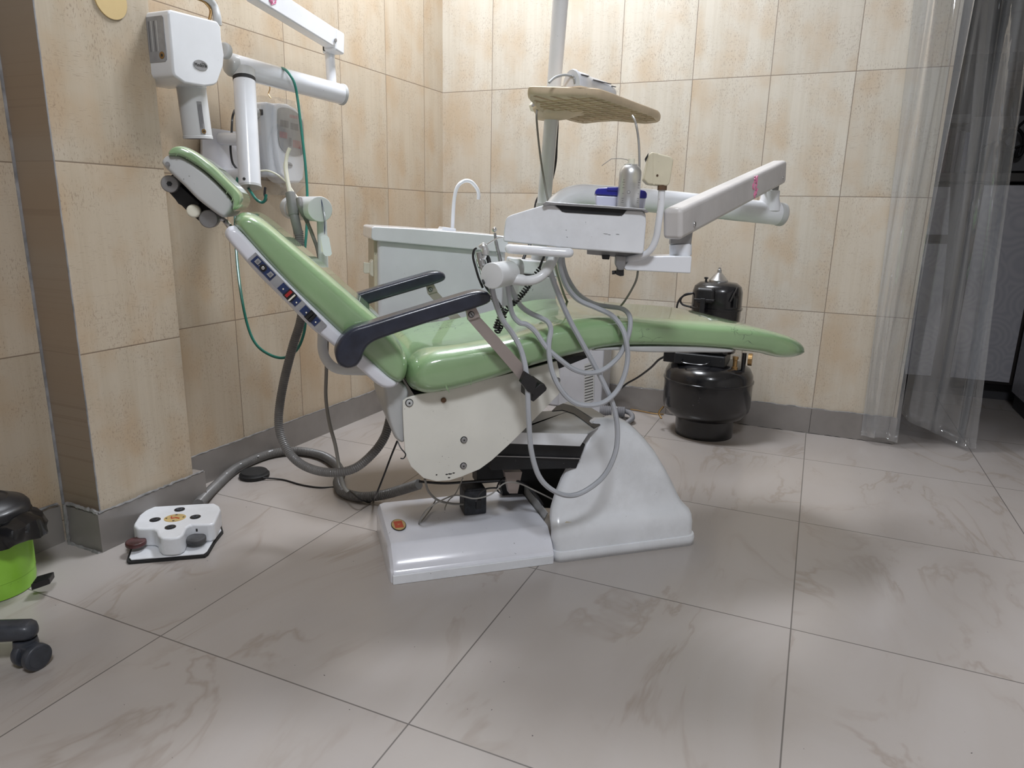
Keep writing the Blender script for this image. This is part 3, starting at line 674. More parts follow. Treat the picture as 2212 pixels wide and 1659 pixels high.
# power socket box and loose wires on the base
sb = thing('junction_box', 'dusty black box standing on the low white chair base', 'box', uvz(.415, 1.66, .083))
c = Wz(1027, 1112, .083)
hw = (Wz(1052, 1112, .083)-Wz(1000, 1112, .083)).length/2
link('housing', *boxf(c+V*.03+Z*.035, U*hw*.95, V*.03, Z*.035), 'dusty_black', sb, bevel=.004)
link('housing_lid', *boxf(c+V*.03+Z*.062, U*hw*.85, V*.028, Z*.012), 'dusty_black', sb, bevel=.004)
link('rocker', *boxf(c+U*.008+V*-.001+Z*.03, U*.007, V*.002, Z*.013), 'black_plastic', sb, bevel=.001)
def wire(name, pts, r, m, label, cat='cable', group=None, **k):
    return tag(link(name, *tube(pts, r, n=8, **k), m), label, cat, group)
def Wzs(L): return [Wz(x, y, z) for x, y, z in L]
def Wvs(L): return [Wv(x, y, v) for x, y, v in L]
wire('wire', Wvs([(1105, 1022, 1.62), (1080, 1040, 1.60), (1074, 1058, 1.58), (1084, 1066, 1.57), (1078, 1055, 1.575), (1050, 1056, 1.57), (1035, 1068, 1.585), (1028, 1083, 1.60)]), .0022, 'black_plastic', 'black wire curling into the top of the dusty black box')
wire('wire', Wvs([(1200, 1082, 1.60), (1160, 1062, 1.58), (1120, 1044, 1.57), (1090, 1044, 1.57), (1060, 1068, 1.56), (1025, 1077, 1.555), (985, 1070, 1.555), (950, 1083, 1.56), (920, 1103, 1.57)])+[Wz(905, 1130, .086), Wz(912, 1124, .086), Wz(930, 1100, .089), Wz(941, 1080, .1)], .0019, 'taupe_hose', 'thin grey wire looping down onto the low chair base beside the badge')
wire('wire', Wvs([(918, 1035, 1.60), (925, 1060, 1.62), (945, 1080, 1.63), (975, 1088, 1.64), (1000, 1089, 1.66)]), .003, 'taupe_hose', 'grey-brown cable hanging behind the cream plate towards the dusty black box')
wire('wire', Wvs([(1000, 1032, 1.62), (985, 1065, 1.63), (970, 1080, 1.63), (962, 1095, 1.62), (961, 1102, 1.62)]), .0016, 'taupe_hose', 'frayed thin wire end hanging below the cream side plate')
wire('wire', Wvs([(905, 1040, 1.68), (960, 1044, 1.66), (1020, 1040, 1.64), (1090, 1036, 1.62), (1120, 1040, 1.60), (1150, 1060, 1.59), (1172, 1090, 1.60)]), .0035, 'black_plastic', 'thick black cable running above the dusty black box to the dark gap')
dirt = G()
for i in range(34):
    t = i/33; p = Wz(1052, 1228, 0).lerp(Wz(1172, 1208, 0), t); dirt.add(ball(p+Z*.001+V*random.uniform(-.006, .004), random.uniform(.003, .007), 8, 4, (1.3, 1, .35)))
o = dirt.mk('floor_dirt', 'oily_dirt'); tag(o, 'line of black oily dirt along the foot of the low chair base', 'dirt'); o['kind'] = 'stuff'
# =================================================================== SPITTOON UNIT (leans a little)
VS = 2.08
sp_ = thing('spittoon_unit', 'white leaning spittoon cabinet with basin rim, tap and tall pole', 'dental unit', Wv(960, 700, VS+.12)*1.0)
RL[sp_.name] = sp_.location.copy()
cabp = [(818, 518), (1094, 541), (1088, 672), (1080, 800), (818, 790)]
link('cabinet', *slab([(816, 516), (1094, 541), (1086, 700), (1080, 805), (818, 795)], VS, VS+.22), 'white_paint', sp_, bevel=.012, seg=4)
link('cabinet_edge', *slab([(807, 518), (822, 519), (822, 760), (810, 757)], VS+.03, VS+.20), 'cream_plastic', sp_, bevel=.004)
link('basin_rim', *slab([(803, 492), (808, 489), (900, 494), (1000, 502), (1094, 510), (1098, 516), (1098, 544), (1092, 546), (808, 520), (802, 515)], VS-.022, VS+.25), 'white_paint', sp_, bevel=.010, seg=5)
link('basin_ledge', *slab([(915, 498), (924, 494), (955, 495), (958, 490), (985, 494), (985, 504), (915, 500)], VS+.10, VS+.17), 'white_paint', sp_, bevel=.003)
t0 = VS+.135
link('tap_spout', *tube([Wv(977, 502, t0), Wv(979, 460, t0), Wv(982, 425, t0), Wv(989, 402, t0), Wv(1003, 391, t0), Wv(1018, 393, t0), Wv(1030, 407, t0), Wv(1034, 420, t0), Wv(1033, 431, t0)], .0058, n=16), 'white_paint', sp_)
k = link('valve_knob', *slab([(800, 566), (806, 561), (813, 562), (813, 598), (805, 599), (799, 594)], VS+.05, VS+.10), 'ivory_plastic', sp_, bevel=.004, label='ivory turning knob')
link('knob_grip', *slab([(786, 567), (801, 568), (801, 590), (788, 591), (785, 588)], VS+.065, VS+.085), 'ivory_plastic', k, bevel=.002)
link('knob_collar', *slab([(813, 560), (821, 560), (821, 601), (813, 600)], VS+.045, VS+.105), 'cream_plastic', k, bevel=.003)
# column beside the cabinet carrying pole and arm
col = link('column', *slab([(1121, 596), (1204, 600), (1196, 720), (1190, 800), (1112, 795)], 1.90, 2.06), 'grey_white', sp_, bevel=.004)
link('column_cap', *slab([(1124, 560), (1192, 566), (1208, 600), (1118, 590)], 1.91, 2.05), 'white_paint', col, bevel=.006)
pv_ = 1.985
pole = link('pole', *cyl(Wv(1214, -40, pv_), Wv(1178, 434, pv_), .0225, .0175, n=32), 'white_paint', sp_)
link('pole_sleeve', *cyl(Wv(1195, 200, pv_), Wv(1174, 444, pv_), .0195, .0195, n=32), 'white_paint', sp_)
link('pole_sleeve', *cyl(Wv(1174, 440, pv_), Wv(1160, 590, pv_), .0215, n=32), 'grey_white', sp_)
# delivery arm tube
link('swing_arm', *tube([Wd(1188, 500, 1.86), Wd(1200, 455, 1.86), Wd(1222, 433, 1.865), Wd(1250, 424, 1.87), Wd(1290, 425, 1.88), Wd(1400, 433, 1.90), Wd(1540, 447, 1.94), Wd(1678, 462, 1.99)], .0315, n=32, sm=10), 'white_paint', sp_)
link('arm_end_cap', *cyl(Wd(1678, 462, 1.99), Wd(1692, 464, 1.995), .033, n=32, rnd=.005), 'grey_white', sp_)
link('arm_neck', *lathe(Wd(1660, 455, 1.98), Z, [(.034, 0), (.030, .022), (.026, .034), (.0255, .055), (.0235, .0565)], 32), 'white_paint', sp_)
# low post with vents near the wall (floor box)
vb = thing('vented_floor_box', 'grey vented box standing against the tiled wall behind the chair', 'electrical box', (-.86, 2.93, 0))
p = [Wy(x, 886, 2.90) for x in (1205, 1298)]
x0, x1 = p[0].x, p[1].x
link('housing', *box(x0, x1, 2.90, 3.03, 0, .345), 'vent_box_white', vb, bevel=.006)
link('side_step', *box(x0-.10, x0-.002, 2.93, 3.03, 0, .26), 'vent_box_white', vb, bevel=.01)
vp = link('vent_panel', *prism([Wy(x, y, 2.898) for x, y in ((1262, 787), (1284, 779), (1283, 862), (1270, 873), (1261, 872))], (0, .003, 0)), 'grey_white', vb)
for i in range(13):
    y = 868-i*6.2; a = Wy(1263, y, 2.8975); b = Wy(1281, y-5, 2.8975); link('vent_slot', *prism([a, b, b+Z*.0035, a+Z*.0035], (0, .002, 0)), 'ink', vp)
dp = thing('drain_hose', 'thick ribbed grey drain hose ending at the floor drain', 'hose', Wz(1330, 893, .0))
link('ribbed_sleeve', *tube([Wz(1296, 886, .035), Wz(1350, 890, .035)], .024, n=24, sm=2, corr=.16, pitch=.008), 'pipe_grey', dp)
link('pipe_elbow', *tube([Wz(1350, 888, .035), Wz(1362, 893, .034), Wz(1366, 903, .026), Wz(1356, 912, .014), Wz(1348, 918, .004)], .011, n=14), 'pipe_grey', dp)
link('pipe_clip', *boxf(Wz(1327, 895, .03), Vector((.008, 0, 0)), Vector((0, .02, 0)), Z*.03), 'grey_white', dp, bevel=.002)
dr = thing('floor_drain', 'round perforated floor drain under the ribbed hose', 'drain', Wz(1340, 908, .001))
link('cover', *cyl(Wz(1340, 908, 0), Wz(1340, 908, 0)+Z*.004, .055, n=36), 'dull_metal', dr)
for i in range(9):
    a = i*2*math.pi/8; c = Wz(1340, 908, 0)+(Vector((math.cos(a), math.sin(a), 0))*.033 if i < 8 else Vector((0, 0, 0))); link('drain_hole', *cyl(c+Z*.0041, c+Z*.0046, .006, n=10), 'ink', dr)
# =================================================================== INSTRUMENT CONSOLE on the spring arm
D0 = 1.36
co = thing('instrument_console', 'white dental instrument console hanging from a sloping spring arm over the chair', 'instrument console', Wv(1240, 540, D0+.1))
body = link('console_body', *slabK([(1087, 522), (1088, 500), (1092, 474), (1096, 468), (1105, 464), (1150, 450), (1182, 441), (1197, 441), (1204, 446), (1213, 452), (1346, 459), (1352, 453), (1388, 455), (1395, 462), (1396, 480), (1391, 543), (1387, 549), (1240, 538)], D0, D0+.22), 'white_worn', co, bevel=.011, seg=5)
for x, y, w in ((1308, 505, 5), (1316, 507, 3), (1334, 506, 4), (1223, 497, 1.5), (1225, 512, 1.5), (1342, 466, 2)):
    link('scuff', *slabK([(x-w, y-.8), (x+w, y), (x+w*.8, y+.9), (x-w*.4, y+.5)], D0-.0004, D0+.001), 'ink_grey', co)
link('tray_gap_shade', *slabK([(1200, 444), (1208, 451), (1214, 457), (1222, 459), (1338, 466), (1346, 464), (1352, 456), (1358, 451)], D0-.0012, D0+.02), 'black_steel', co)  # black strip on the face paints the dark gap under the tray
tr = link('console_tray', *slabK([(1172, 440), (1180, 435), (1200, 437), (1280, 442), (1360, 448), (1395, 451), (1402, 458), (1397, 460), (1388, 455), (1200, 443), (1186, 442), (1176, 446)], D0-.01, D0+.23), 'dull_metal', co, bevel=.0012)
link('side_handle', *tube([K(1101, 537, D0-.030), K(1107, 538, D0-.035), K(1150, 541, D0-.036), K(1190, 544, D0-.036), K(1222, 546, D0-.035), K(1229, 546, D0-.030)], .0098, n=20, sm=8), 'white_paint', co)
for q_ in (K(1101, 537, D0-.030), K(1229, 546, D0-.030)): link('handle_end', *ball(q_, .0097, 18, 10), 'white_paint', co)
link('handle_stub', *cyl(K(1130, 541, D0-.034), K(1130, 536, D0+.02), .006), 'white_paint', co); link('handle_stub', *cyl(K(1205, 545, D0-.034), K(1205, 538, D0+.02), .006), 'white_paint', co)
link('mount_rail', *slabK([(1268, 540), (1392, 548), (1385, 560), (1268, 549)], D0+.05, D0+.10), 'dull_metal', co)
link('switch_block', *slabK([(1300, 551), (1318, 552), (1316, 561), (1301, 560)], D0+.03, D0+.06), 'black_plastic', co, bevel=.001)
vb_ = link('clamp_block', *slabK([(1330, 552), (1353, 554), (1351, 574), (1347, 584), (1335, 584), (1329, 572)], D0+.02, D0+.07), 'dull_metal', co, bevel=.003)
link('clamp_knob', *slabK([(1333, 580), (1348, 580), (1348, 596), (1340, 597), (1330, 593)], D0+.025, D0+.055), 'black_plastic', vb_, bevel=.002)
link('clamp_screw', *cyl(K(1333, 588, D0+.045), K(1322, 589, D0+.045), .004), 'black_plastic', vb_)
link('support_plate', *slabK([(1346, 578), (1358, 562), (1366, 553), (1495, 553), (1492, 591), (1352, 584)], D0+.03, D0+.10), 'white_paint', co, bevel=.003)
link('arm_post', *cyl(K(1470, 553, D0+.07), K(1470, 527, D0+.07), .0235, n=32, rnd=.002), 'white_paint', co)
link('arm_yoke', *slabK([(1448, 528), (1493, 529), (1497, 500), (1476, 502), (1450, 512)], D0+.055, D0+.085), 'dull_metal', co, bevel=.002)
P0, P1 = Wd(1451, 485, 1.40), Wd(1683, 371, 1.94)
d = (P1-P0).normalized(); sd = d.cross(Z).normalized(); up = sd.cross(d)
P0c = P0-d*.0
arm_ = link('spring_arm', *boxf((P0c+P1)/2, d*((P1-P0c).length/2), sd*.021, up*.0315), 'beam_white', co, bevel=.010, seg=4)
for t, s in ((.09, 1), (.95, 1)):
    c = P0c.lerp(P1, t)+sd*.021*s-up*.012; link('arm_bolt', *cyl(c, c+sd*.003, .0055, n=18, rnd=.0015), 'chrome', arm_)
c = P0c.lerp(P1, .62)+sd*.0212
for k in range(16):
    o_ = c+d*random.uniform(-.014, .014)+up*(-.024+.0027*k); link('pink_mark', *tube([o_, o_+d*random.uniform(-.006, .008)+up*.006, o_+d*random.uniform(-.004, .01)+up*.012], random.uniform(.0014, .003), n=5, sm=4), 'pink_stain', arm_)
link('far_yoke', *prism([Wd(x, y, 1.95) for x, y in ((1651, 417), (1654, 408), (1668, 400), (1685, 392), (1681, 419))], fw*.03), 'dull_metal', co, bevel=.002)
# switch box on a bent stem
link('stem', *tube([K(1430, 395, D0), K(1428, 440, D0), K(1423, 480, D0), K(1417, 515, D0+.005), K(1405, 540, D0+.01), K(1385, 554, D0+.02), K(1352, 561, D0+.04)], .0070, n=16), 'white_paint', co)
sbx = link('switch_box', *slabK([(1390, 388), (1393, 372), (1403, 333), (1408, 328), (1449, 338), (1455, 345), (1447, 396), (1441, 402), (1400, 398)], D0-.01, D0+.035), 'cream_plastic', co, bevel=.004, label='cream plastic switch box')
link('box_seam', *slabK([(1411, 330), (1422, 332), (1420, 398), (1410, 396)][:2]+[(1414, 399), (1411, 398)], D0-.0106, D0+.036), 'cream_plastic', sbx)
link('toggle', *slabK([(1393, 343), (1401, 330), (1400, 338), (1395, 350)], D0+.005, D0+.015), 'black_plastic', sbx)
c = K(1420, 379, D0-.01); link('screw', *cyl(c, c-DD*.001, .0022, n=14), 'rust', sbx)
link('rusty_collar', *cyl(K(1431, 398, D0), K(1430, 411, D0), .0095, n=16), 'rust', sbx)
# instrument holder
hx = link('holder_bracket', *tube([K(1198, 550, D0+.02), K(1188, 572, D0-.0), K(1170, 596, D0-.01), K(1145, 606, D0-.02), K(1115, 604, D0-.03), K(1090, 602, D0-.03)], [.011, .011, .010, .0105, .012, .012], n=20), 'holder_white', co)
a, b = K(1062, 596, D0-.085), K(1100, 590, D0-.015)
link('holder_drum', *cyl(a, b, .0262, n=40, rnd=.002), 'holder_white', hx)
a, b = K(1098, 580, D0+.02), K(1125, 580, D0+.035)
link('holder_drum', *cyl(a, b, .0200, n=32, rnd=.003), 'holder_white', hx)
c = K(1107, 571, D0+.012); link('drum_screw', *cyl(c, c-DD*.002, .0035, n=16), 'ink_grey', hx)
# instruments hanging in it
sy = thing('air_water_syringe', 'grey air-water syringe with bent steel nozzle in the console holder', 'syringe', K(1045, 590, D0-.05))
vv = D0-.05
link('handle', *tube([K(1034, 545, vv), K(1037, 560, vv), K(1042, 575, vv), K(1046, 592, vv), K(1050, 615, vv)], [.008, .0095, .008, .007], n=16), 'aluminium', sy)
link('head', *tube([K(1037, 536, vv), K(1044, 532, vv), K(1048, 545, vv), K(1044, 560, vv)], [.006, .008, .0085, .005], n=16), 'silver_can', sy)
link('nozzle', *tube([K(1047, 532, vv), K(1060, 523, vv), K(1072, 516, vv), K(1078, 514, vv), K(1088, 513, vv)], .0014, n=10), 'chrome', sy)
link('trigger', *tube([K(1030, 536, vv), K(1024, 541, vv), K(1022, 556, vv), K(1028, 580, vv), K(1034, 600, vv), K(1043, 622, vv)], .0024, n=8), 'black_plastic', sy)
link('rear_lever', *tube([K(1050, 552, vv+.01), K(1055, 560, vv+.01), K(1058, 575, vv+.01)], .0045, n=8), 'black_plastic', sy)
hp_ = thing('handpiece', 'slim steel dental handpiece with ball-shaped head standing in the console holder', 'handpiece', K(1082, 565, D0-.01))
vv = D0-.01
link('shaft', *tube([K(1069, 503, vv), K(1071, 520, vv), K(1075, 540, vv), K(1081, 565, vv), K(1086, 590, vv)], [.0028, .0036, .0042, .0046], n=14), 'dull_metal', hp_)
link('head', *ball(K(1068, 496, vv), .0052), 'chrome', hp_)
# spray can and tub on the console tray
base = K(1356, 450, D0+.07)
can = thing('spray_can', 'silver spray can with white cap and bent straw on the console tray', 'can', base)
u3 = (K(1364, 345, D0+.07)-base).normalized()
kk = (K(1364, 345, D0+.07)-base).length
link('can_body', *lathe(base, u3, [(.001, 0), (.0225, .0), (.0235, .002), (.0235, kk*.70), (.0228, kk*.77), (.0195, kk*.84), (.0140, kk*.89), (.0143, kk*.905), (.0115, kk*.91), (.001, kk*.91)], 36), 'silver_can', can)
link('nozzle_cap', *lathe(base+u3*kk*.905, u3, [(.001, 0), (.0075, 0), (.0068, kk*.11), (.001, kk*.112)], 20), 'ivory_plastic', can)
st = base+u3*kk*.965; q0 = K(1357, 342, D0+.07)
link('straw', *tube([st, K(1345, 343, D0+.066), K(1323, 343, D0+.06), K(1318, 345, D0+.06), K(1300, 358, D0+.055)], .0007, n=8, sm=3), 'taupe_hose', can)
x_, y_, d_ = frame(u3)
for i, (h, wd) in enumerate([(.12, .9), (.16, .6), (.20, .8), (.30, .5), (.42, .7), (.48, .5), (.53, .9), (.58, .5)]):
    for sgn in (-.85, .75):
        n_ = (-DD).lerp(U*sgn, .55).normalized(); tt = u3.cross(n_).normalized(); c = base+u3*kk*h+n_*.0237
        link('print_line', *boxf(c, tt*.0035*wd, u3*.0004, n_*.0002), 'ink_grey', can)
n_ = (-DD+U*-.1).normalized(); c = base+u3*kk*.33+n_*.0236; link('print_mark', *cyl(c, c+n_*.0003, .0035, n=18), 'ink_grey', can); link('print_mark', *cyl(c, c+n_*.0005, .0027, n=18), 'silver_can', can)
tb = thing('wipes_tub', 'white tub with dark blue lid behind the spray can', 'tub', K(1340, 452, D0+.15))
vt = D0+.10
link('tub_body', *slabK([(1286, 421), (1396, 426), (1392, 452), (1288, 446)], vt, vt+.09), 'pale_blue_white', tb, bevel=.004)
ld = link('tub_lid', *slabK([(1285, 420), (1286, 411), (1293, 406), (1312, 405), (1316, 404), (1345, 405), (1375, 408), (1394, 412), (1398, 418), (1397, 429)], vt-.003, vt+.093), 'blue_lid', tb, bevel=.003)
link('lid_tab', *slabK([(1312, 404), (1345, 404), (1343, 413), (1311, 412)], vt-.006, vt), 'blue_lid', ld, bevel=.002)
# =================================================================== TRAY ON THE POLE
A = [fl_ for fl_ in (Wz(1142, 188, 1.16), Wz(1290, 193, 1.16), Wz(1312, 200, 1.16), Wz(1424, 242, 1.16), Wz(1428, 252, 1.16), Wz(1400, 256, 1.16), Wz(1330, 249, 1.16), Wz(1290, 252, 1.16), Wz(1262, 256, 1.16), Wz(1235, 250, 1.16), Wz(1205, 240, 1.16), Wz(1172, 232, 1.16), Wz(1150, 210, 1.16), Wz(1139, 198, 1.16))]
ty = thing('pole_tray', 'beige moulded plastic tray with ribbed underside clamped high on the pole', 'tray', Wz(1260, 220, 1.16))
def rpoly(P, r=.018, n=5):
    out = []
    for i in range(len(P)):
        a, b, c = P[i-1], P[i], P[(i+1) % len(P)]; d1, d2 = (a-b), (c-b); r1 = min(r, d1.length*.4, d2.length*.4)
        s_, e_ = b+d1.normalized()*r1, b+d2.normalized()*r1
        for k_ in range(n+1): t = k_/n; out.append(s_*(1-t)**2+b*2*t*(1-t)+e_*t*t)
    return out
outl = rpoly(A)
cen = sum(outl, Vector())/len(outl)
rings = []
for s, z in ((.90, -.016), (.965, -.017), (.99, -.013), (1.0, -.006), (1.0, .001), (.985, .0035), (.97, .002), (.965, -.009), (.5, -.011), (.02, -.011)):
    rings.append([cen+(p-cen)*s+Z*z for p in outl])
rings2 = [[cen+(p-cen)*s+Z*z for p in outl] for s, z in ((.02, -.0115), (.5, -.0115), (.90, -.0115))]
link('tray_pan', *loft(rings2+rings[1:]), 'beige_plastic', ty, sharp=50)
rb = G()
ex = (A[3]-A[1]).normalized(); ey = Z.cross(ex)
def inside(p, poly):
    c = False; n = len(poly)
    for i in range(n):
        a, b = poly[i], poly[i-1]
        if (a.y > p.y) != (b.y > p.y) and p.x < (b.x-a.x)*(p.y-a.y)/(b.y-a.y)+a.x: c = not c
    return c
def rib(o, dr):
    run = None
    for i in range(-60, 61):
        p = o+dr*(i*.008)
        q = cen+(p-cen)/.94
        if inside(q, outl):
            if run is None: run = [p, p]
            run[1] = p
    if run and (run[1]-run[0]).length > .02:
        nrm = Z.cross(dr)*.0009; m_ = (run[0]+run[1])/2; rb.add(boxf(m_-Z*.0125, dr*((run[1]-run[0]).length/2), nrm, Z*.0022))
for k in range(-6, 7): rib(cen+ey*k*.036, ex); rib(cen+ex*k*.036, ey)
rb.mk('underside_ribs', 'beige_plastic', ty)
# deep funnel where the tray meets the pole
pc = Wv(1184, 236, pv_); pc.z = 1.142
link('tray_neck', *loft([[pc+(cen-pc)*k+U*math.cos(a)*r+V*math.sin(a)*r*.8+Z*z for a in [2*math.pi*i/28 for i in range(28)]] for k, r, z in ((.0, .030, -.012), (.10, .045, -.010), (.24, .066, -.002), (.38, .090, .006), (.42, .094, .010))]), 'beige_plastic', ty)
link('pole_clamp', *slab([(1156, 222), (1162, 214), (1175, 228), (1222, 240), (1220, 246), (1180, 240), (1160, 234)], pv_-.03, pv_+.03), 'ivory_plastic', ty, bevel=.003)
link('clamp_lever', *slab([(1149, 228), (1157, 214), (1160, 214), (1159, 232)], pv_-.02, pv_-.01), 'dull_metal', ty)
# white device lying on the tray
e0 = Wz(1236, 176, 1.178); e1 = Wz(1342, 201, 1.176)
e1 = e0+(e1-e0).normalized()*.15
dv = thing('rolled_white_device', 'white half-round device with slotted shell lying on the beige tray', 'device', e0)
dd = (e1-e0).normalized(); sdv = dd.cross(Z).normalized()
def halfr(c, w, h, n=18): return [c+sdv*w*math.cos(math.pi*i/n)+Z*(h*math.sin(math.pi*i/n)-.012) for i in range(n+1)]
link('shell', *loft([halfr(e0+dd*t, w, h) for t, w, h in ((0, .026, .036), (.004, .027, .0375), (.045, .026, .036), (.047, .024, .033), (.12, .022, .029), (.148, .019, .022), (.15, .017, .019))]), 'white_paint', dv, sharp=50)
link('end_disc', *loft([halfr(e0-dd*t, w, h) for t, w, h in ((.003, .027, .038), (0, .0285, .040), (-.003, .0285, .040))]), 'white_paint', dv)
link('end_grip', *tube([e0-dd*.004+sdv*.012-Z*.006, e0-dd*.0045+sdv*.008+Z*.008, e0-dd*.0045-sdv*.002+Z*.010], .0022, n=8), 'taupe_hose', dv)
for t0_, t1_, h_ in ((.008, .036, .030), (.055, .125, .0225), (.13, .146, .017)):
    link('shell_slot', *boxf(e0+dd*(t0_+t1_)/2+sdv*(.0205 if t0_ < .04 else .0185 if t0_ < .1 else .0165)*.98+Z*(h_*.62-.004), dd*(t1_-t0_)/2, Z*.0008, sdv*.002), 'ink_grey', dv)
link('device_cable', *tube([e0-dd*.002+Z*.012, e0-dd*.03+Z*.01, e0-dd*.06+Z*.0, e0-dd*.08-Z*.014], .003, n=10), 'grey_white', dv)
# cables of the tray and the pole
wire('cable', Wvs([(1162, 228, pv_-.03), (1159, 245, pv_-.04), (1160, 270, pv_-.04), (1165, 320, pv_-.05), (1172, 370, pv_-.06), (1180, 415, pv_-.07), (1187, 446, pv_-.08)]), .0030, 'taupe_hose', 'thin grey cable hanging in front of the pole below the tray')
wire('cable', Wvs([(1366, 250, D0+.22), (1373, 265, D0+.20), (1379, 300, D0+.19), (1381, 340, D0+.18), (1381, 390, D0+.17), (1380, 440, D0+.16), (1380, 452, D0+.16)]), .0027, 'taupe_hose', 'grey-green cable dropping from the tray to the console behind the spray can')
wire('cable', Wvs([(1203, 238, pv_+.035), (1204, 270, pv_+.035), (1202, 310, pv_+.04), (1200, 350, pv_+.04), (1193, 385, pv_+.03), (1183, 420, pv_+.03), (1170, 460, pv_+.02), (1160, 500, pv_-.02), (1130, 560, pv_-.04), (1118, 620, pv_-.05), (1108, 660, pv_-.05)]), .0042, 'black_plastic', 'thick black cable running down behind the pole to the seat')
wire('cable', Wvs([(1200, 260, pv_+.045), (1198, 350, pv_+.05), (1180, 410, pv_+.04), (1160, 430, pv_+.04), (1152, 470, pv_+.02), (1142, 530, pv_-.02), (1124, 580, pv_-.04)]), .0030, 'black_plastic', 'thinner black cable beside the thick one behind the pole')
# hoses of the console
wire('instrument_hose', Wvs([(1062, 616, 1.395), (1068, 645, 1.40), (1085, 690, 1.41), (1108, 722, 1.425), (1127, 760, 1.425), (1138, 815, 1.41), (1142, 900, 1.41), (1148, 975, 1.41), (1168, 1035, 1.41), (1208, 1066, 1.42), (1250, 1067, 1.43), (1300, 1033, 1.43), (1327, 985, 1.43), (1334, 935, 1.43), (1326, 880, 1.43), (1300, 820, 1.43), (1258, 742, 1.43), (1230, 690, 1.43), (1206, 635, 1.42), (1190, 590, 1.41), (1184, 552, 1.40)]), .0062, 'grey_hose', 'grey instrument hose hanging in the longest loop in front of the base', 'hose', 'console hoses', sm=10)
wire('instrument_hose', Wvs([(1096, 612, 1.38), (1105, 673, 1.42), (1121, 696, 1.43), (1138, 701, 1.43), (1157, 717, 1.43), (1180, 750, 1.425), (1209, 776, 1.42), (1240, 798, 1.42), (1271, 806, 1.42), (1302, 799, 1.425), (1334, 773, 1.43), (1352, 740, 1.43), (1361, 706, 1.43), (1359, 681, 1.44), (1344, 667, 1.46), (1313, 662, 1.49), (1282, 656, 1.50), (1250, 636, 1.48), (1228, 605, 1.45), (1217, 575, 1.43), (1214, 552, 1.42)]), .0058, 'grey_hose', 'grey instrument hose in the shallow loop ending level with the cushion', 'hose', 'console hoses', sm=10)
wire('instrument_hose', Wvs([(1101, 615, 1.39), (1112, 640, 1.42), (1126, 662, 1.45), (1145, 676, 1.46), (1167, 686, 1.455), (1184, 696, 1.435), (1190, 713, 1.43), (1186, 738, 1.425), (1186, 765, 1.42), (1192, 800, 1.415), (1205, 831, 1.41), (1225, 858, 1.41), (1250, 873, 1.41), (1282, 875, 1.41), (1309, 866, 1.415), (1334, 842, 1.42), (1350, 806, 1.42), (1356, 769, 1.42), (1352, 733, 1.42), (1342, 706, 1.43), (1321, 681, 1.44), (1288, 665, 1.45), (1250, 648, 1.45), (1225, 620, 1.44), (1211, 582, 1.42), (1208, 552, 1.41)]), .0060, 'grey_hose', 'grey instrument hose in the middle loop hanging below the seat edge', 'hose', 'console hoses', sm=10)
wire('thin_hose', Wvs([(1198, 552, 1.45), (1200, 575, 1.5), (1208, 605, 1.60), (1222, 645, 1.72), (1234, 664, 1.80)]), .0032, 'taupe_hose', 'thin brown-grey hose dropping from the console to the seat', 'hose')
wire('thin_hose', [Wd(1378, 586, 1.55), Wd(1374, 606, 1.57), Wd(1362, 630, 1.6), Wd(1348, 652, 1.64), Wd(1338, 664, 1.68)], .0026, 'taupe_hose', 'thin grey hose curving from the support plate down to the legrest', 'hose')
def cord(name, pts, tail, label):
    g = G(); g.add(coil(pts, .0052, .0020, .0062)); g.add(tube(tail, .0026, n=8)); return tag(g.mk(name, 'black_plastic'), label, 'cord', 'coiled cords')
cord('coiled_cord', Wvs([(1168, 580, 1.40), (1150, 604, 1.41), (1132, 630, 1.42), (1112, 652, 1.43), (1092, 670, 1.44), (1078, 690, 1.45), (1070, 712, 1.46)]), Wvs([(1176, 552, 1.39), (1170, 566, 1.395), (1166, 578, 1.40)]), 'black coiled cord stretched from the console handle down to the seat')
cord('coiled_cord', Wvs([(1064, 640, 1.45), (1076, 660, 1.46), (1088, 678, 1.46), (1084, 700, 1.46), (1074, 718, 1.47)]), Wvs([(1043, 606, 1.34), (1050, 620, 1.38), (1062, 636, 1.44)]), 'black coiled cord coming from the syringe behind the armrest tip')
# =================================================================== SUCTION HOLDER behind the backrest
ds = 1.76
sh_ = thing('suction_holder', 'white suction holder with three drums on a bent post behind the backrest', 'suction holder', Wd(697, 780, ds))
link('post', *tube([Wd(695, 478, ds), Wd(698, 560, ds), Wd(700, 640, ds), Wd(697, 720, ds), Wd(698, 760, ds), Wd(712, 786, ds), Wd(735, 798, ds), Wd(775, 800, ds-.01), Wd(815, 800, ds-.02)], .0125, n=24, sm=10), 'holder_white', sh_)
ax0, ax1 = Wd(692, 452, ds-.06), Wd(628, 449, ds+.17)
axd = (ax1-ax0).normalized(); AL = (ax1-ax0).length
for a, b, r in ((0, AL*.52, .0305), (AL*.60, AL*.78, .0305), (AL*.84, AL, .0305)):
    dr_ = link('drum', *cyl(ax0+axd*a, ax0+axd*b, r, n=40, rnd=.002), 'holder_white', sh_)
link('drum_axle', *cyl(ax0+axd*.04, ax0+axd*AL*.98, .020, n=24), 'holder_white', sh_)
ts = thing('suction_tube', 'ribbed grey suction hose with white bent tip held in the white drums', 'hose', Wd(645, 470, ds))
link('tip', *tube([Wd(626, 320, ds), Wd(620, 335, ds), Wd(617, 360, ds), Wd(620, 385, ds), Wd(625, 410, ds), Wd(627, 424, ds)], [.0045, .0055, .006], n=12), 'ivory_plastic', ts)
link('tip_collar', *cyl(Wd(627, 416, ds-.012), Wd(635, 466, ds-.014), .0125, .0130, n=20, rnd=.002), 'hose_cuff', ts)
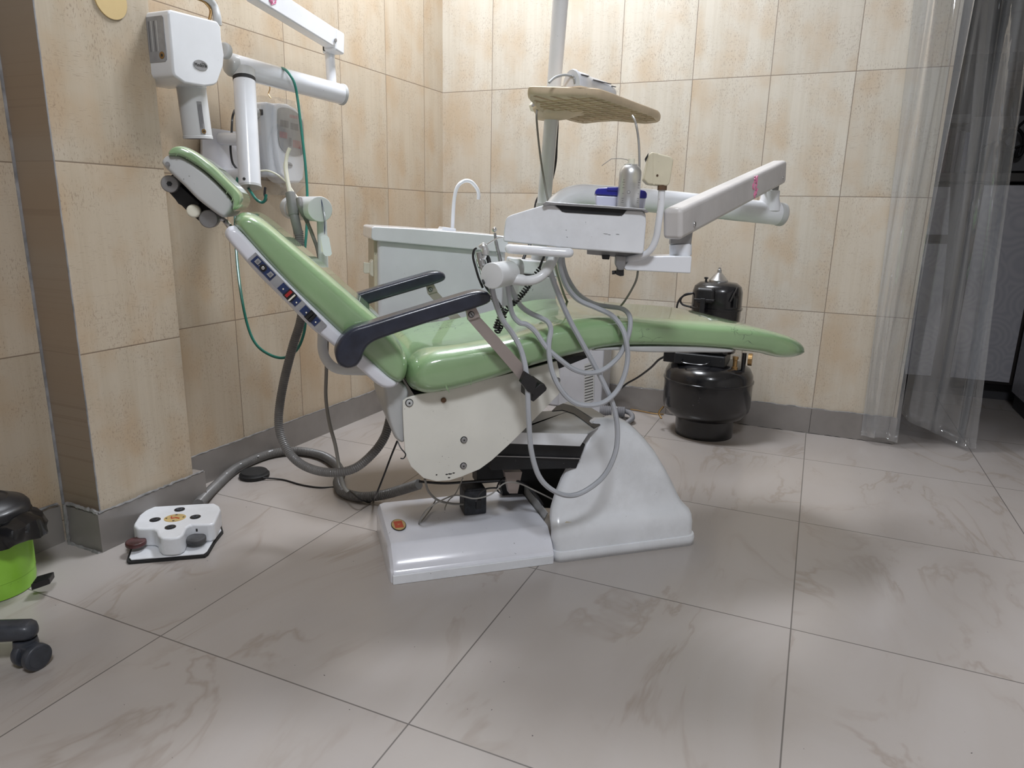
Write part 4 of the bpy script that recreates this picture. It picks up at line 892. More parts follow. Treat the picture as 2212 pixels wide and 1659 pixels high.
link('tip_cuff', *tube([Wd(635, 464, ds-.014), Wd(639, 480, ds-.012), Wd(645, 505, ds+.0)], .0115, n=14), 'hose_cuff', ts)
link('ribbed_hose', *tube([Wd(645, 500, ds), Wd(648, 530, ds), Wd(652, 570, ds), Wd(656, 620, ds), Wd(650, 690, ds+.02), Wd(632, 750, ds+.04), Wd(612, 830, ds+.06), Wd(602, 900, ds+.07), Wd(608, 945, ds+.07), Wd(630, 985, ds+.06), Wd(665, 1010, ds+.03), Wd(715, 1021, ds), Wd(765, 1012, ds-.0), Wd(805, 980, ds+.0), Wd(830, 945, ds+.01), Wd(842, 905, ds+.02), Wd(846, 880, ds+.04)], .0118, n=16, corr=.10, pitch=.0055), 'conduit_grey', ts)
es = thing('saliva_ejector', 'thin clear saliva ejector tube with small grey holder beside the suction hose', 'hose', Wd(668, 450, ds))
link('tip', *tube([Wd(563, 369, ds), Wd(580, 369, ds), Wd(600, 378, ds), Wd(620, 395, ds), Wd(634, 415, ds), Wd(645, 430, ds-.01)], .0022, n=10), 'ivory_plastic', es)
link('holder_valve', *tube([Wd(646, 430, ds-.03), Wd(650, 448, ds-.035), Wd(657, 465, ds-.02), Wd(664, 480, ds-.0)], [.0085, .007, .0055], n=12), 'conduit_grey', es)
link('thin_tube', *tube([Wd(664, 480, ds), Wd(676, 510, ds), Wd(688, 550, ds+.02), Wd(698, 640, ds+.03), Wd(706, 720, ds+.04), Wd(705, 800, ds+.05), Wd(704, 860, ds+.05), Wd(712, 915, ds+.04), Wd(724, 960, ds+.03), Wd(733, 1010, ds), Wd(742, 1048, ds), Wd(752, 1062, ds)], .0048, n=12), 'taupe_hose', es)
tg = thing('hanging_tag', 'white paper tag on a thin dark string hanging from the front drum', 'tag', Wd(703, 530, ds-.07))
for dx in (-1, 1.5): link('string', *tube([Wd(694, 431, ds-.065), Wd(697+dx, 450, ds-.07), Wd(701+dx, 475, ds-.072), Wd(701, 506, ds-.072)], .0007, n=5), 'label_blue', tg)
link('tag_card', *prismp([Wd(x, y, ds-.072) for x, y in ((692, 512), (697, 508), (707, 509), (711, 514), (717, 548), (713, 553), (703, 553), (699, 549))], fw*.0008), 'white_paint', tg)
link('tag_card', *prismp([Wd(x, y, ds-.069) for x, y in ((692, 513), (700, 510), (702, 540), (698, 545), (694, 543))], fw*.0008), 'ivory_plastic', tg)
# green cable
wire('green_cable', [Wd(x, y, d) for x, y, d in ((575, 420, 2.0), (572, 433, 2.0), (565, 437, 2.0), (553, 430, 2.0), (540, 412, 2.04), (528, 396, 2.1), (517, 380, 2.07), (511, 400, 2.07), (508, 470, 2.06), (511, 550, 2.05), (520, 630, 2.04), (534, 700, 2.03), (552, 742, 2.02), (580, 765, 2.01), (612, 773, 2.0), (640, 757, 2.0), (655, 725, 2.0), (660, 690, 2.0), (658, 640, 2.0), (656, 570, 2.02), (662, 500, 2.06), (664, 430, 2.1), (660, 360, 2.12), (651, 280, 2.13), (643, 215, 2.13), (636, 180, 2.12), (625, 160, 2.12), (612, 148, 2.14), (598, 148, 2.2))], .0042, 'green_cable', 'glossy dark green cable looped over the X-ray arm and hanging in a long bight', sm=9)
# =================================================================== X-RAY UNIT ON THE LEFT WALL
XH = -1.53
xr = thing('xray_unit', 'white wall-mounted dental X-ray unit with square head, short cone and folding arms', 'X-ray machine', Wx(470, 330, -1.70))
hpts = [(363, 26), (368, 20), (470, 46), (478, 58), (479, 80), (485, 119), (483, 143), (470, 180), (463, 184), (443, 187), (400, 180), (378, 165), (374, 155), (371, 110)]
hd = link('head_housing', *prismp([Wx(x, y, XH) for x, y in hpts], (-.135, 0, 0)), 'white_paint', xr, bevel=.020, seg=6)
nf = Vector((1, 0, 0))
bc = Wx(433, 141, XH+.0005)
yx, zx = Vector((0, 1, 0)), Z
dir_ = (Wx(452, 145, XH)-Wx(414, 138, XH)).normalized()
upd = nf.cross(dir_)
link('name_badge', *prism(circ(bc, dir_, upd, .0235, .0125, 36), nf*.001), 'label_grey', hd, label='grey oval maker badge'); 
text('badge_lettering', 'Meditrix', .0118, bc+nf*.0014, dir_, upd, 'ink', hd)
link('badge_swoosh', *tube([bc+nf*.0014+dir_*.004+upd*.0065, bc+nf*.0014+dir_*.014+upd*.005, bc+nf*.0014+dir_*.0195-upd*.0005, bc+nf*.0014+dir_*.015-upd*.001], .0006, n=5), 'ink', hd)
ysd = Wx(364, 100, XH).y
# rating plate on the near side of the head
side = lambda px_, py_: Wy(px_, py_, ysd+.0005) if False else None
pz = [(-.035, 1.262), (-.035, 1.165), (-.110, 1.165), (-.110, 1.262)]
zc = Wx(366, 70, XH).z
ym = min(Wx(x, y, XH).y for x, y in ((363, 26), (371, 110), (374, 155)))
def sidepoly(pts, dy): return [Vector((XH+a, ym-.0008+dy, b)) for a, b in pts]
zt = zc+.005
rp = link('rating_plate', *prismp(sidepoly([(-.022, zt+.035), (-.018, zt+.03), (-.018, zt-.065), (-.023, zt-.07), (-.115, zt-.07), (-.12, zt+.035)], 0), (0, .006, 0)), 'label_grey', hd)
for k in range(7):
    link('print_line', *prismp(sidepoly([(-.04-k*.009, zt+.025), (-.043-k*.009, zt+.025), (-.043-k*.009, zt-.045), (-.04-k*.009, zt-.045)], -.0006), (0, .0004, 0)), 'ink_grey' if k % 2 else 'grey_white', hd)
c = Vector((XH-.032, ym-.001, zt-.055)); link('trefoil_badge', *cyl(c, c-Vector((0, .0006, 0)), .0085, n=20), 'brass', hd)
link('trefoil_blades', *cyl(c-Vector((0, .0006, 0)), c-Vector((0, .001, 0)), .0035, n=12), 'ink', hd)
# cone
cx0 = Wx(412, 182, XH-.065); cx1 = Wx(428, 300, XH-.065)
cd = (cx1-cx0).normalized(); L_ = (cx1-cx0).length
link('cone_collar', *lathe(cx0-cd*.01, cd, [(.02, -.02), (.033, 0), (.039, .012), (.0385, .02), (.036, .021)], 40), 'white_paint', xr)
cn = link('cone', *lathe(cx0+cd*.006, cd, [(.0370, 0), (.0370, L_-.014), (.0382, L_-.013), (.0382, L_-.006), (.035, L_-.006), (.035, .02), (.001, .02)], 40), 'holder_white', xr)
link('cone_shade_plug', *cyl(cx1-cd*.03, cx1-cd*.0004, .0352, n=36), 'ink', cn)  # black plug closes the cone, painting its opening as shaded
def onc(h, a):   # point on the cone mantle
    n = (nf*math.cos(a)+Vector((0, 1, 0))*math.sin(a)); n = (n-cd*n.dot(cd)).normalized(); return cx0+cd*h+n*.0374, n
lab = G(); a0 = -.38
for h0, h1, w0, w1 in ((.045, .128, -.16, .20),):
    P_ = [[onc(h0+(h1-h0)*i/6, a0+w0+(w1-w0)*j/6)[0] for j in range(7)] for i in range(7)]
    v_ = [p for r in P_ for p in r]; f_ = [(i*7+j, i*7+j+1, (i+1)*7+j+1, (i+1)*7+j) for i in range(6) for j in range(6)]
    lab.add((v_, f_))
lb = lab.mk('warning_strip', 'label_grey', cn)
for w_ in (-.08, .02, .12): 
    a_, n1 = onc(.052, a0+w_); b_, n2 = onc(.112 if w_ < .1 else .10, a0+w_); link('print_line', *tube([a_+n1*.0003, b_+n2*.0003], .0007, n=5, sm=0), 'ink_grey', cn)
a_, n1 = onc(.120, a0+.09); link('trefoil_badge', *cyl(a_, a_+n1*.0008, .0060, n=20), 'brass', cn); link('trefoil_blades', *cyl(a_, a_+n1*.0012, .0024, n=10), 'ink', cn)
# handle loop above the head
link('yoke_loop', *tube([Wx(470, 54, XH-.05), Wx(469, 38, XH-.05), Wx(462, 14, XH-.06), Wx(445, -6, XH-.06), Wx(420, -14, XH-.06)], [.011, .011, .011, .011], n=14, sm=8), 'grey_white', xr)
link('yoke_cable', *tube([Wx(452, 44, XH-.055), Wx(455, 22, XH-.06), Wx(442, 4, XH-.065), Wx(424, -4, XH-.07)], .004, n=10), 'brass', xr)
link('head_pivot', *cyl(Wx(481, 108, XH-.07), Wx(492, 112, XH-.07), .022, n=28, rnd=.006), 'grey_white', xr)
XV = -1.60
link('arm_tube', *cyl(Wd(506, 142, 2.04), Wd(738, 204, 2.36), .0325, n=36), 'white_paint', xr)
link('arm_tube_cap', *loft([circ(Wd(506, 142, 2.04)+(Wd(506, 142, 2.04)-Wd(738, 204, 2.36)).normalized()*t, *frame(Wd(738, 204, 2.36)-Wd(506, 142, 2.04))[:2], r, n=32) for t, r in ((0, .033), (.012, .032), (.022, .026), (.028, .014), (.029, .001))]), 'grey_white', xr)
link('arm_tube_cap', *cyl(Wd(736, 203.5, 2.357), Wd(742, 205, 2.365), .0345, n=32, rnd=.002), 'grey_white', xr)
link('upright_tube', *cyl(Wd(528, 176, 2.05), Wd(540, 402, 2.05), .0315, n=36), 'white_paint', xr)
link('upright_ring', *cyl(Wd(527.3, 168, 2.05), Wd(527.8, 176, 2.05), .032, n=36), 'black_rubber', xr)
link('upright_neck', *cyl(Wd(526, 150, 2.05), Wd(527.2, 168, 2.05), .032, n=36), 'grey_white', xr)
c = Wd(527, 386, 2.017); link('upright_hole', *cyl(c, c+fw*.004, .0042, n=14), 'ink', xr)
link('upright_cap', *cyl(Wd(540, 400, 2.05), Wd(540.3, 405, 2.05), .0325, n=36), 'grey_white', xr)
link('riser_tube', *cyl(Wd(712, 112, 2.33), Wd(717, 190, 2.33), .0165, n=24), 'white_paint', xr)
link('riser_base', *lathe(Wd(718, 196, 2.33), -Z*-1, [(.026, -.01), (.022, .01), (.019, .022), (.018, .023)], 28), 'grey_white', xr)
link('wall_plate', *prism([Wx(433, 290, -1.722), Wx(433, 420, -1.722), Wx(520, 440, -1.722), Wx(520, 287, -1.722), Wx(455, 277, -1.722)], (.008, 0, 0)), 'lavender_white', xr)
for y, xx in ((300, 478), (377, 487)):
    a = Wx(xx, y, -1.714); b = Wd(530+y*.02, y+1, 2.05); link('stub', *cyl(a, b, .0185, n=24), 'white_paint', xr)
Q0, Q1 = Wd(722, 88, 2.30), Wd(543, -24, 1.92)
d2 = (Q1-Q0).normalized(); s2 = d2.cross(Z).normalized(); u2 = s2.cross(d2)
if s2.dot(fw) > 0: s2 = -s2
ub = link('folding_arm', *boxf((Q0+Q1)/2+d2*.0, d2*((Q1-Q0).length/2), s2*.02, u2*.030), 'white_paint', xr, bevel=.005)
link('arm_joint_cover', *boxf(Q0+d2*.0-u2*.004, d2*.026, s2*.024, u2*.034), 'white_paint', xr, bevel=.006)
link('arm_joint', *cyl(Q0+d2*.03+s2*.023-u2*.01, Q0+d2*.03+s2*.027-u2*.01, .006, n=16), 'dull_metal', xr)
link('arm_socket', *cyl(Wd(710, 96, 2.32), Wd(711, 114, 2.32), .021, n=24, rnd=.003), 'white_paint', xr)
link('arm_socket_gap', *boxf(Wd(703, 104, 2.30), rt*.008, fw*.004, Z*.008), 'ink', xr, bevel=.001)
for k in range(14):
    o_ = Wd(597, 6, 2.03)-fw*.02; o_ = (Q0+d2*((Wd(598, 5, 1.97)-Q0).dot(d2)))+s2*.0202+u2*(-.02+.0028*k)+d2*random.uniform(-.012, .012)
    link('pink_mark', *tube([o_, o_+d2*random.uniform(-.01, .01)+u2*.006, o_+d2*random.uniform(-.01, .01)+u2*.011], random.uniform(.0015, .0035), n=5, sm=4), 'pink_stain', ub)
# control box
XC = -1.642
cbx = thing('xray_control_box', 'white X-ray control box in a clear bag on the left wall beside the arm', 'control box', Wx(600, 310, -1.72))
fp = [(595, 232), (601, 222), (622, 224), (641, 234), (655, 252), (659, 280), (660, 345), (657, 388), (648, 396), (625, 396), (606, 380), (596, 330), (593, 290)]
hb_ = link('housing', *prismp([Wx(x, y, XC) for x, y in fp], (-.075, 0, 0)), 'white_paint', cbx, bevel=.010, seg=4)
y0_ = Wx(596, 300, XC).y
link('side_shell', *box(-1.722, XC-.012, y0_-.02, y0_+.06, .965, 1.195), 'white_paint', cbx, bevel=.012)
fpp = link('front_panel', *prismp([Wx(x, y, XC+.001) for x, y in ((599, 246), (603, 234), (620, 233), (640, 243), (653, 262), (656, 300), (655, 330), (641, 337), (626, 335), (608, 322), (601, 300))], (.0015, 0, 0), 4), 'label_grey', cbx)
for a, b_, c_, d_, m in ((606, 258, 624, 277, 'ink_grey'), (628, 265, 645, 283, 'ink_grey'), (604, 283, 621, 300, 'ink_red'), (633, 302, 650, 322, 'ink_red'), (624, 297, 630, 317, 'ink_grey'), (626, 247, 644, 258, 'ink_red')):
    n = 5
    for i in range(n):
        x0_, x1_ = a+(c_-a)*i/n, a+(c_-a)*(i+.75)/n; s_ = .22
        link('key_print', *prism([Wx(x0_, b_+(x0_-a)*s_, XC+.003), Wx(x1_, b_+(x1_-a)*s_, XC+.003), Wx(x1_, d_+(x1_-c_)*s_, XC+.003), Wx(x0_, d_+(x0_-c_)*s_, XC+.003)], (.0004, 0, 0)), m, fpp)
bb_ = Wx(624, 356, XC+.001)
dq = (Wx(636, 358, XC)-Wx(612, 353, XC)).normalized(); uq = nf.cross(dq)
link('name_badge', *prism(circ(bb_, dq, uq, .017, .0085, 28), nf*.0012), 'label_grey', cbx); text('badge_lettering', 'Meditrix', .0085, bb_+nf*.0016, dq, uq, 'ink', cbx)
link('key_switch', *boxf(Vector((XC-.038, y0_-.021, 1.163)), Vector((.010, 0, 0)), Vector((0, .002, 0)), Z*.009), 'black_plastic', cbx, bevel=.002)
link('cable_gland', *cyl((XC-.055, y0_-.045, 1.16), (XC-.055, y0_-.02, 1.16), .018, n=24, rnd=.003), 'grey_white', cbx)
link('power_lead', *tube([Wx(585, 212, -1.69), Wx(580, 203, -1.70), Wx(583, 192, -1.70), Wx(582, 184, -1.70)], .0018, n=8), 'brass', cbx)
# bag hanging round the box
bg = []
for t in [i/16 for i in range(17)]:
    z = 1.21-.30*t; w = .012+.01*math.sin(t*9)+.02*(t > .8)*(t-.8)*5
    y_a, y_b = y0_-.035-.02*math.sin(t*5)*t, Wx(660, 300, XC).y+.012
    if t > .85: y_b -= (t-.85)*.5; y_a += (t-.85)*.2
    bg.append([Vector((-1.722, y_a, z)), Vector((XC-.02, y_a, z)), Vector((XC+w*.6, y_a+.03, z)), Vector((XC+.006+w*.4, (y_a+y_b)/2, z)), Vector((XC+w*.5, y_b-.03, z)), Vector((XC-.02, y_b, z)), Vector((-1.722, y_b, z))])
v_, f_ = loft(bg, closed=False, caps=False)
link('plastic_bag', v_, f_, 'clear_film', cbx)
wire('cable', [Wx(x, y, X) for x, y, X in ((507, 238, -1.70), (502, 255, -1.69), (500, 290, -1.69), (498, 320, -1.69), (502, 350, -1.69), (512, 365, -1.68))], .0035, 'black_plastic', 'thin black cable curving behind the X-ray upright tube')
wire('cable', [Wd(x, y, 2.12) for x, y in ((573, 405), (572, 420), (575, 430), (570, 436))], .004, 'black_plastic', 'short black plug end under the X-ray control box')
# =================================================================== FLOOR CABLES AND CONTROLS
r_ = .0165
wire('floor_conduit', [Wz(x, y, z) for x, y, z in ((428, 1090, .035), (446, 1070, .022), (470, 1046, r_), (505, 1015, r_), (545, 994, r_), (590, 979, r_), (640, 974, r_), (690, 982, r_), (722, 1000, r_), (736, 1022, r_+.004), (730, 1042, r_), (740, 1062, r_), (775, 1073, r_), (820, 1070, r_+.01), (860, 1060, .05), (905, 1046, .09))], r_, 'conduit_grey', 'ribbed grey floor conduit snaking from the foot control to the chair base', 'conduit', corr=.12, pitch=.0065)

con = bpy.data.objects['floor_conduit']
for i, (x, y, s_) in enumerate(((583, 975, 1), (588, 973, .8), (558, 985, .6), (520, 1002, .6), (490, 1022, .5))):
    c = Wz(x, y, r_*1.75); q = link('paint_scuff', *ball(c, .0055*s_, 8, 5, (.7, 1.5, .5)), 'white_worn'); q.parent = con
fs = thing('foot_switch', 'round black foot switch on the floor by the left wall', 'foot switch', Wz(550, 1030, 0))
c = Wz(550, 1030, 0)
link('body', *lathe(c, Z, [(.001, 0), (.046, 0), (.048, .004), (.048, .012), (.044, .015), (.043, .018), (.041, .021), (.020, .023), (.001, .022)], 44), 'black_rubber', fs)
link('cable', *tube([c+Vector((.046, -.01, .008)), Wz(610, 1036, .003), Wz(650, 1047, .003), Wz(690, 1053, .003), Wz(730, 1052, .003), Wz(752, 1058, .037), Wz(775, 1076, .036), Wz(795, 1085, .008), Wz(806, 1080, .003)]+Wvs([(812, 1070, 1.83), (828, 1030, 1.80), (845, 985, 1.78), (858, 953, 1.76)]), .0028, n=8), 'black_plastic', fs)
wire('wire', Wvs([(859, 953, 1.50), (866, 968, 1.49), (876, 981, 1.485), (872, 990, 1.484), (865, 990, 1.484)]), .0015, 'black_plastic', 'short stray black wire below the hinge casting')
# foot control
ft = thing('foot_control', 'white T-shaped foot control with red and grey pedals on the floor by the pier', 'foot control', Wz(370, 1170, 0))
zt_ = .062
top = [(300, 1112), (322, 1095), (335, 1093), (440, 1087), (464, 1086), (474, 1092), (477, 1100), (463, 1130), (452, 1133), (412, 1133), (403, 1138), (396, 1154), (385, 1161), (368, 1163), (348, 1162), (341, 1156), (338, 1146), (330, 1142), (296, 1142), (288, 1136), (289, 1130)]
fb = link('body', *prism([Wz(x, y, zt_) for x, y in top], Z*-.050), 'white_worn', ft, bevel=.008, seg=4)
pc_ = [Wz(x, y, .012) for x, y in ((279, 1204), (283, 1208), (440, 1195), (447, 1190), (462, 1165), (478, 1145))]
back_l = Wz(298, 1150, .012)
plp = pc_+[Wz(470, 1120, .012), back_l]
link('base_plate', *prism(plp, Z*-.004), 'white_worn', ft, bevel=.0015)
cpl = sum(plp, Vector())/len(plp)
link('rubber_mat', *prism([cpl+(p-cpl)*1.05-Z*(p.z-.007) for p in plp], Z*-.007), 'black_rubber', ft)
for x, y in ((388, 1101), (422, 1117), (335, 1123), (368, 1139)):
    c = Wz(x, y, zt_); link('button_rim', *cyl(c-Z*.001, c+Z*.0012, .0135, n=28), 'black_plastic', ft); link('button', *cyl(c, c+Z*.0028, .0085, n=24, rnd=.001), 'dusty_black', ft); link('button_screw', *cyl(c+Z*.002, c+Z*.0034, .0032, n=12), 'black_steel', ft)
c = Wz(378, 1119, zt_); ax = (Wz(405, 1117, zt_)-Wz(351, 1121, zt_)).normalized(); ay = Z.cross(ax)
link('direction_badge', *prism(circ(c, ax, ay, .027, .0245, 36), Z*.0008), 'gold_label', ft, label='gold oval badge with arrows')
for i in range(4):
    q = [(0, 1), (1, 0), (0, -1), (-1, 0)][i]; o_ = c+Z*.001+ax*q[0]*.021+ay*q[1]*.019; dirr = ax*q[0]+ay*q[1]; pr_ = Z.cross(dirr)
    link('arrow_print', *prism([o_+dirr*.004, o_-dirr*.002+pr_*.0035, o_-dirr*.002-pr_*.0035], Z*.0004), 'ink', ft)
link('seat_print', *tube([c+Z*.0012+ax*-.010+ay*.008, c+Z*.0012+ax*-.007-ay*.004, c+Z*.0012+ax*.002-ay*.001, c+Z*.0012+ax*.012-ay*.007], .0018, n=6, sm=3), 'orange_red', ft)
for x, y, m, lb_ in ((293, 1168, 'maroon', 'dark red pedal disc'), (423, 1160, 'grey_rubber', 'grey pedal disc')):
    c = Wz(x, y, .036); link('pedal', *cyl(c-Z*.012, c, .0245, n=36, rnd=.003), m, ft, label=lb_)
    tgt = Wz(330 if x < 350 else 430, 1150 if x < 350 else 1140, .03); link('pedal_lever', *boxf((c+tgt)/2-Z*.012, (tgt-c)/2, Z.cross((tgt-c).normalized())*.007, Z*.004), 'dull_metal', ft)
for x, y in ((318, 1146), (435, 1139)):
    c = Wz(x, y, .052); link('pedal_slot', *boxf(c-Z*.006+Vector((0, -.001, 0)), ax*.013, ay*.002, Z*.004), 'ink', ft)
# =================================================================== BIN AND STOOL
bc_ = Wz(-14, 1270, 0); rb_ = .0855
bn = thing('pedal_bin', 'lime green pedal bin with black lid and black liner bag at the left edge', 'bin', bc_)
link('bin_body', *lathe(bc_, Z, [(.001, 0), (rb_-.008, 0), (rb_-.003, .002), (rb_, .02), (rb_, .040), (rb_+.001, .041), (rb_+.003, .16), (rb_+.004, .185), (rb_-.002, .185), (rb_-.004, .05), (.001, .04)], 56), 'lime_plastic', bn)
rr = []
for k, (dr2, z) in enumerate(((.002, .185), (.014, .172), (.018, .150), (.017, .134), (.013, .136), (.006, .16), (.003, .182))):
    R = []
    for i in range(72):
        a = 2*math.pi*i/72; w = .006*math.sin(a*7+k)+.004*math.sin(a*13+1.3*k)+.003*math.sin(a*23)
        ex_ = .030*max(0, math.cos(a-.30))**6*(1 if .13 < z < .175 else .3)
        R.append(bc_+Vector((math.cos(a), math.sin(a), 0))*(rb_+(dr2+w*(.8 if k else .1))*min(1, max(.15, (math.cos(a)+1.05)*1.1))+ex_)+Z*(z+.006*math.sin(a*5+k*.5)))
    rr.append(R)
link('liner_bag', *loft(rr, caps=False), 'black_bag', bn)
link('lid', *lathe(bc_+Z*.182, Z, [(rb_+.006, 0), (rb_+.009, .004), (rb_+.008, .014), (rb_+.002, .022), (rb_-.006, .024), (rb_-.010, .028), (rb_-.030, .038), (rb_-.034, .036), (rb_-.050, .041), (.03, .045), (.028, .042), (.012, .043), (.001, .043)], 64), 'black_plastic', bn)
pe = Wz(113, 1251, .034); pin = Wz(74, 1262, .026)
pd = (pe-pin).normalized(); ps = Z.cross(pd)
pdl = link('foot_pedal', *prism([pin+ps*.019-Z*.006, pin-ps*.019-Z*.006, pe-ps*.016+Z*-.004, pe+ps*.016-Z*.004], Z*.015), 'black_plastic', bn, bevel=.002)
for k in range(7): link('pedal_rib', *boxf((pin+pe)/2+ps*(-.0135+.0045*k)+Z*.0105, pd*.016, ps*.0006, Z*.0008), 'black_rubber', pdl)
st_ = thing('stool', 'black wheeled stool, one leg and its caster reaching in at the left edge', 'stool', (-1.5, .6, 0))
hub = Vector((-1.5, .6, .072)); tip = Wz(62, 1362, .070)
lgd = (tip-hub); lgd.z = 0; LL = lgd.length; lgd.normalize()
def leg(d, first):
    s = Z.cross(d); R = []
    for t, w, h, zo in ((0, .030, .020, .0), (.5, .024, .018, 0), (.85, .0215, .0175, 0), (.93, .021, .0172, 0), (.965, .018, .015, -.001), (.988, .011, .010, -.002), (.998, .003, .003, -.003)):
        c = hub+d*LL*1.07*t+Z*(zo); R.append([c+s*w*math.copysign(abs(math.cos(a))**.75, math.cos(a))+Z*h*math.copysign(abs(math.sin(a))**.75, math.sin(a)) for a in [2*math.pi*i/24 for i in range(24)]])
    l = link('leg', *loft(R), 'charcoal_plastic', st_)
    c = hub+d*LL*.96; c.z = 0
    cs = link('caster', *lathe(c+Z*.028, Z, [(.012, -.008), (.020, .0), (.0215, .012), (.020, .026), (.001, .027)], 28), 'charcoal_plastic', st_)
    wd = (d*.86+s*-.5).normalized() if first else d
    c2 = c+d*.014-s*.012 if first else c
    for sg, nm in ((-.5, 'wheel'), (.5, 'wheel')):
        o_ = c2+wd*.016*sg*2+Z*.0255; link(nm, *cyl(o_-wd*.008, o_+wd*.008, .0255, n=36, rnd=.003), 'charcoal_plastic', cs); link('wheel_cap', *cyl(o_-wd*.009, o_+wd*.009, .019, n=28), 'charcoal_plastic', cs)
    link('wheel_fork', *boxf(c2+Z*.036, wd*.016, Z.cross(wd)*.014, Z*.012), 'charcoal_plastic', cs, bevel=.005)
for k in range(3):
    a = 2*math.pi*k/3; leg(Matrix.Rotation(a, 3, 'Z') @ lgd, k == 0)
link('hub', *cyl(hub-Z*.02, hub+Z*.035, .04, n=32, rnd=.006), 'charcoal_plastic', st_)
link('column', *cyl(hub+Z*.03, hub+Z*.36, .018, n=24), 'chrome', st_)
link('seat', *lathe(hub+Z*.36, Z, [(.001, 0), (.15, 0), (.165, .015), (.165, .045), (.15, .06), (.001, .065)], 48), 'black_plastic', st_)
# =================================================================== COMPRESSOR
cp = Vector((-.352, 2.835, 0))
cm = thing('air_compressor', 'black upright air compressor tank standing against the back wall beyond the legrest', 'compressor', cp)
zz = lambda y: Wy(1515, y, 2.80).z
link('foot_ring', *lathe(cp, Z, [(.108, 0), (.116, .0), (.1165, .082), (.108, .082)], 48), 'black_enamel', cm)
z1, z2, z3 = zz(892), zz(812), zz(780)
tank = link('tank', *lathe(cp, Z, [(.001, .065), (.11, .07), (.150, .088), (.170, .115), (.1725, .128), (.1735, .130), (.1745, z2-.02), (.178, z2-.018), (.178, z2-.012), (.174, z2-.010), (.172, z2+.012), (.160, z2+.035), (.135, z2+.052), (.10, z2+.06), (.001, z2+.062)], 56), 'black_enamel', cm)
zs = z2+.055
link('motor_plate', *box(cp.x-.125, cp.x+.07, cp.y-.11, cp.y+.09, zs, zs+.045), 'black_steel', cm, bevel=.006)
link('carry_handle', *tube([(cp.x-.09, cp.y-.112, zs+.02), (cp.x-.085, cp.y-.135, zs+.012), (cp.x-.02, cp.y-.137, zs+.010), (cp.x+.01, cp.y-.135, zs+.018), (cp.x+.015, cp.y-.112, zs+.026)], .003, n=8), 'black_enamel', cm)
link('wiring_box', *box(cp.x-.175, cp.x-.115, cp.y-.07, cp.y+.03, zs-.005, zs+.045), 'black_plastic', cm, bevel=.004)
link('brass_valve', *lathe((cp.x+.105, cp.y-.075, zs-.01), Z, [(.012, 0), (.012, .014), (.0085, .015), (.0085, .04), (.011, .042), (.011, .055), (.001, .056)], 20), 'brass', cm)
link('pull_ring', *tube([Vector((cp.x+.108, cp.y-.08, zs+.045))+Vector((math.cos(a), 0, math.sin(a)))*.014 for a in [2*math.pi*i/16 for i in range(17)]], .0012, n=6, sm=0), 'chrome', cm)
link('outlet_pipe', *cyl((cp.x+.135, cp.y-.06, zs-.02), (cp.x+.135, cp.y-.06, zs+.06), .008), 'black_enamel', cm)
link('pressure_gauge', *cyl((cp.x+.150, cp.y-.055, zs+.035), (cp.x+.165, cp.y-.055, zs+.035), .024, n=28), 'brass', cm)
zm0 = zs+.05
def ell(c, a, b, z, n=40, e=.8): return [Vector((c.x+a*math.copysign(abs(math.cos(t))**e, math.cos(t)), c.y+b*math.copysign(abs(math.sin(t))**e, math.sin(t)), z)) for t in [2*math.pi*i/n for i in range(n)]]
mc = Vector((cp.x+.008, cp.y-.02, 0)); zt2 = Wy(1545, 613, mc.y-.06).z
zmid = zz(664)
mo = link('motor_shell', *loft([ell(mc, .088, .075, zm0), ell(mc, .092, .080, zm0+.02), ell(mc, .094, .082, zmid-.004), ell(mc, .099, .086, zmid-.003), ell(mc, .099, .086, zmid+.004), ell(mc, .095, .083, zmid+.006), ell(mc, .094, .082, zt2-.035), ell(mc, .088, .076, zt2-.014), ell(mc, .070, .06, zt2), ell(mc, .03, .03, zt2+.005), ell(mc, .002, .002, zt2+.005)]), 'black_enamel', cm)
tp = Wy(1524, 640, mc.y-.075)
link('terminal_cover', *boxf(tp+Vector((0, .01, .005)), Vector((.036, 0, 0)), Vector((0, .035, 0)), Z*.030), 'black_plastic', cm, bevel=.014, seg=4)
link('cover_band', *boxf(tp+Vector((0, .005, -.012)), Vector((.038, 0, 0)), Vector((0, .037, 0)), Z*.004), 'black_plastic', cm, bevel=.002)
link('cover_clip', *boxf(tp+Vector((-.004, -.034, -.035)), Vector((.009, 0, 0)), Vector((0, .006, 0)), Z*.03), 'black_plastic', cm, bevel=.002)
fz = Wy(1552, 610, mc.y); fz.z = zt2-.002
link('intake_filter', *lathe(fz, Z, [(.001, 0), (.036, 0), (.036, .012), (.034, .014), (.012, .038), (.009, .04), (.008, .052), (.005, .054), (.005, .06), (.001, .061)], 32), 'aluminium', cm)
pp = Wy(1526, 606, mc.y); link('relief_pin', *lathe((pp.x, mc.y-.01, zt2-.01), Z, [(.005, 0), (.004, .022), (.008, .023), (.008, .029), (.001, .03)], 14), 'black_plastic', cm)
link('terminal_post', *boxf(Wy(1588, 655, mc.y-.07), Vector((.006, 0, 0)), Vector((0, .008, 0)), Z*.018), 'black_plastic', cm)
link('shell_lug', *tube([Wy(1578, 652, mc.y-.083), Wy(1590, 628, mc.y-.07), Wy(1594, 622, mc.y-.06), Wy(1594, 640, mc.y-.06)], .003, n=6), 'black_plastic', cm)
for pts in ([(1497, 633), (1480, 636), (1470, 648), (1475, 658), (1492, 663)], [(1495, 634), (1475, 640), (1464, 655), (1461, 678), (1461, 690)]):
    link('motor_lead', *tube([Wy(x, y, mc.y-.04) for x, y in pts], .0038, n=10), 'black_plastic', cm)
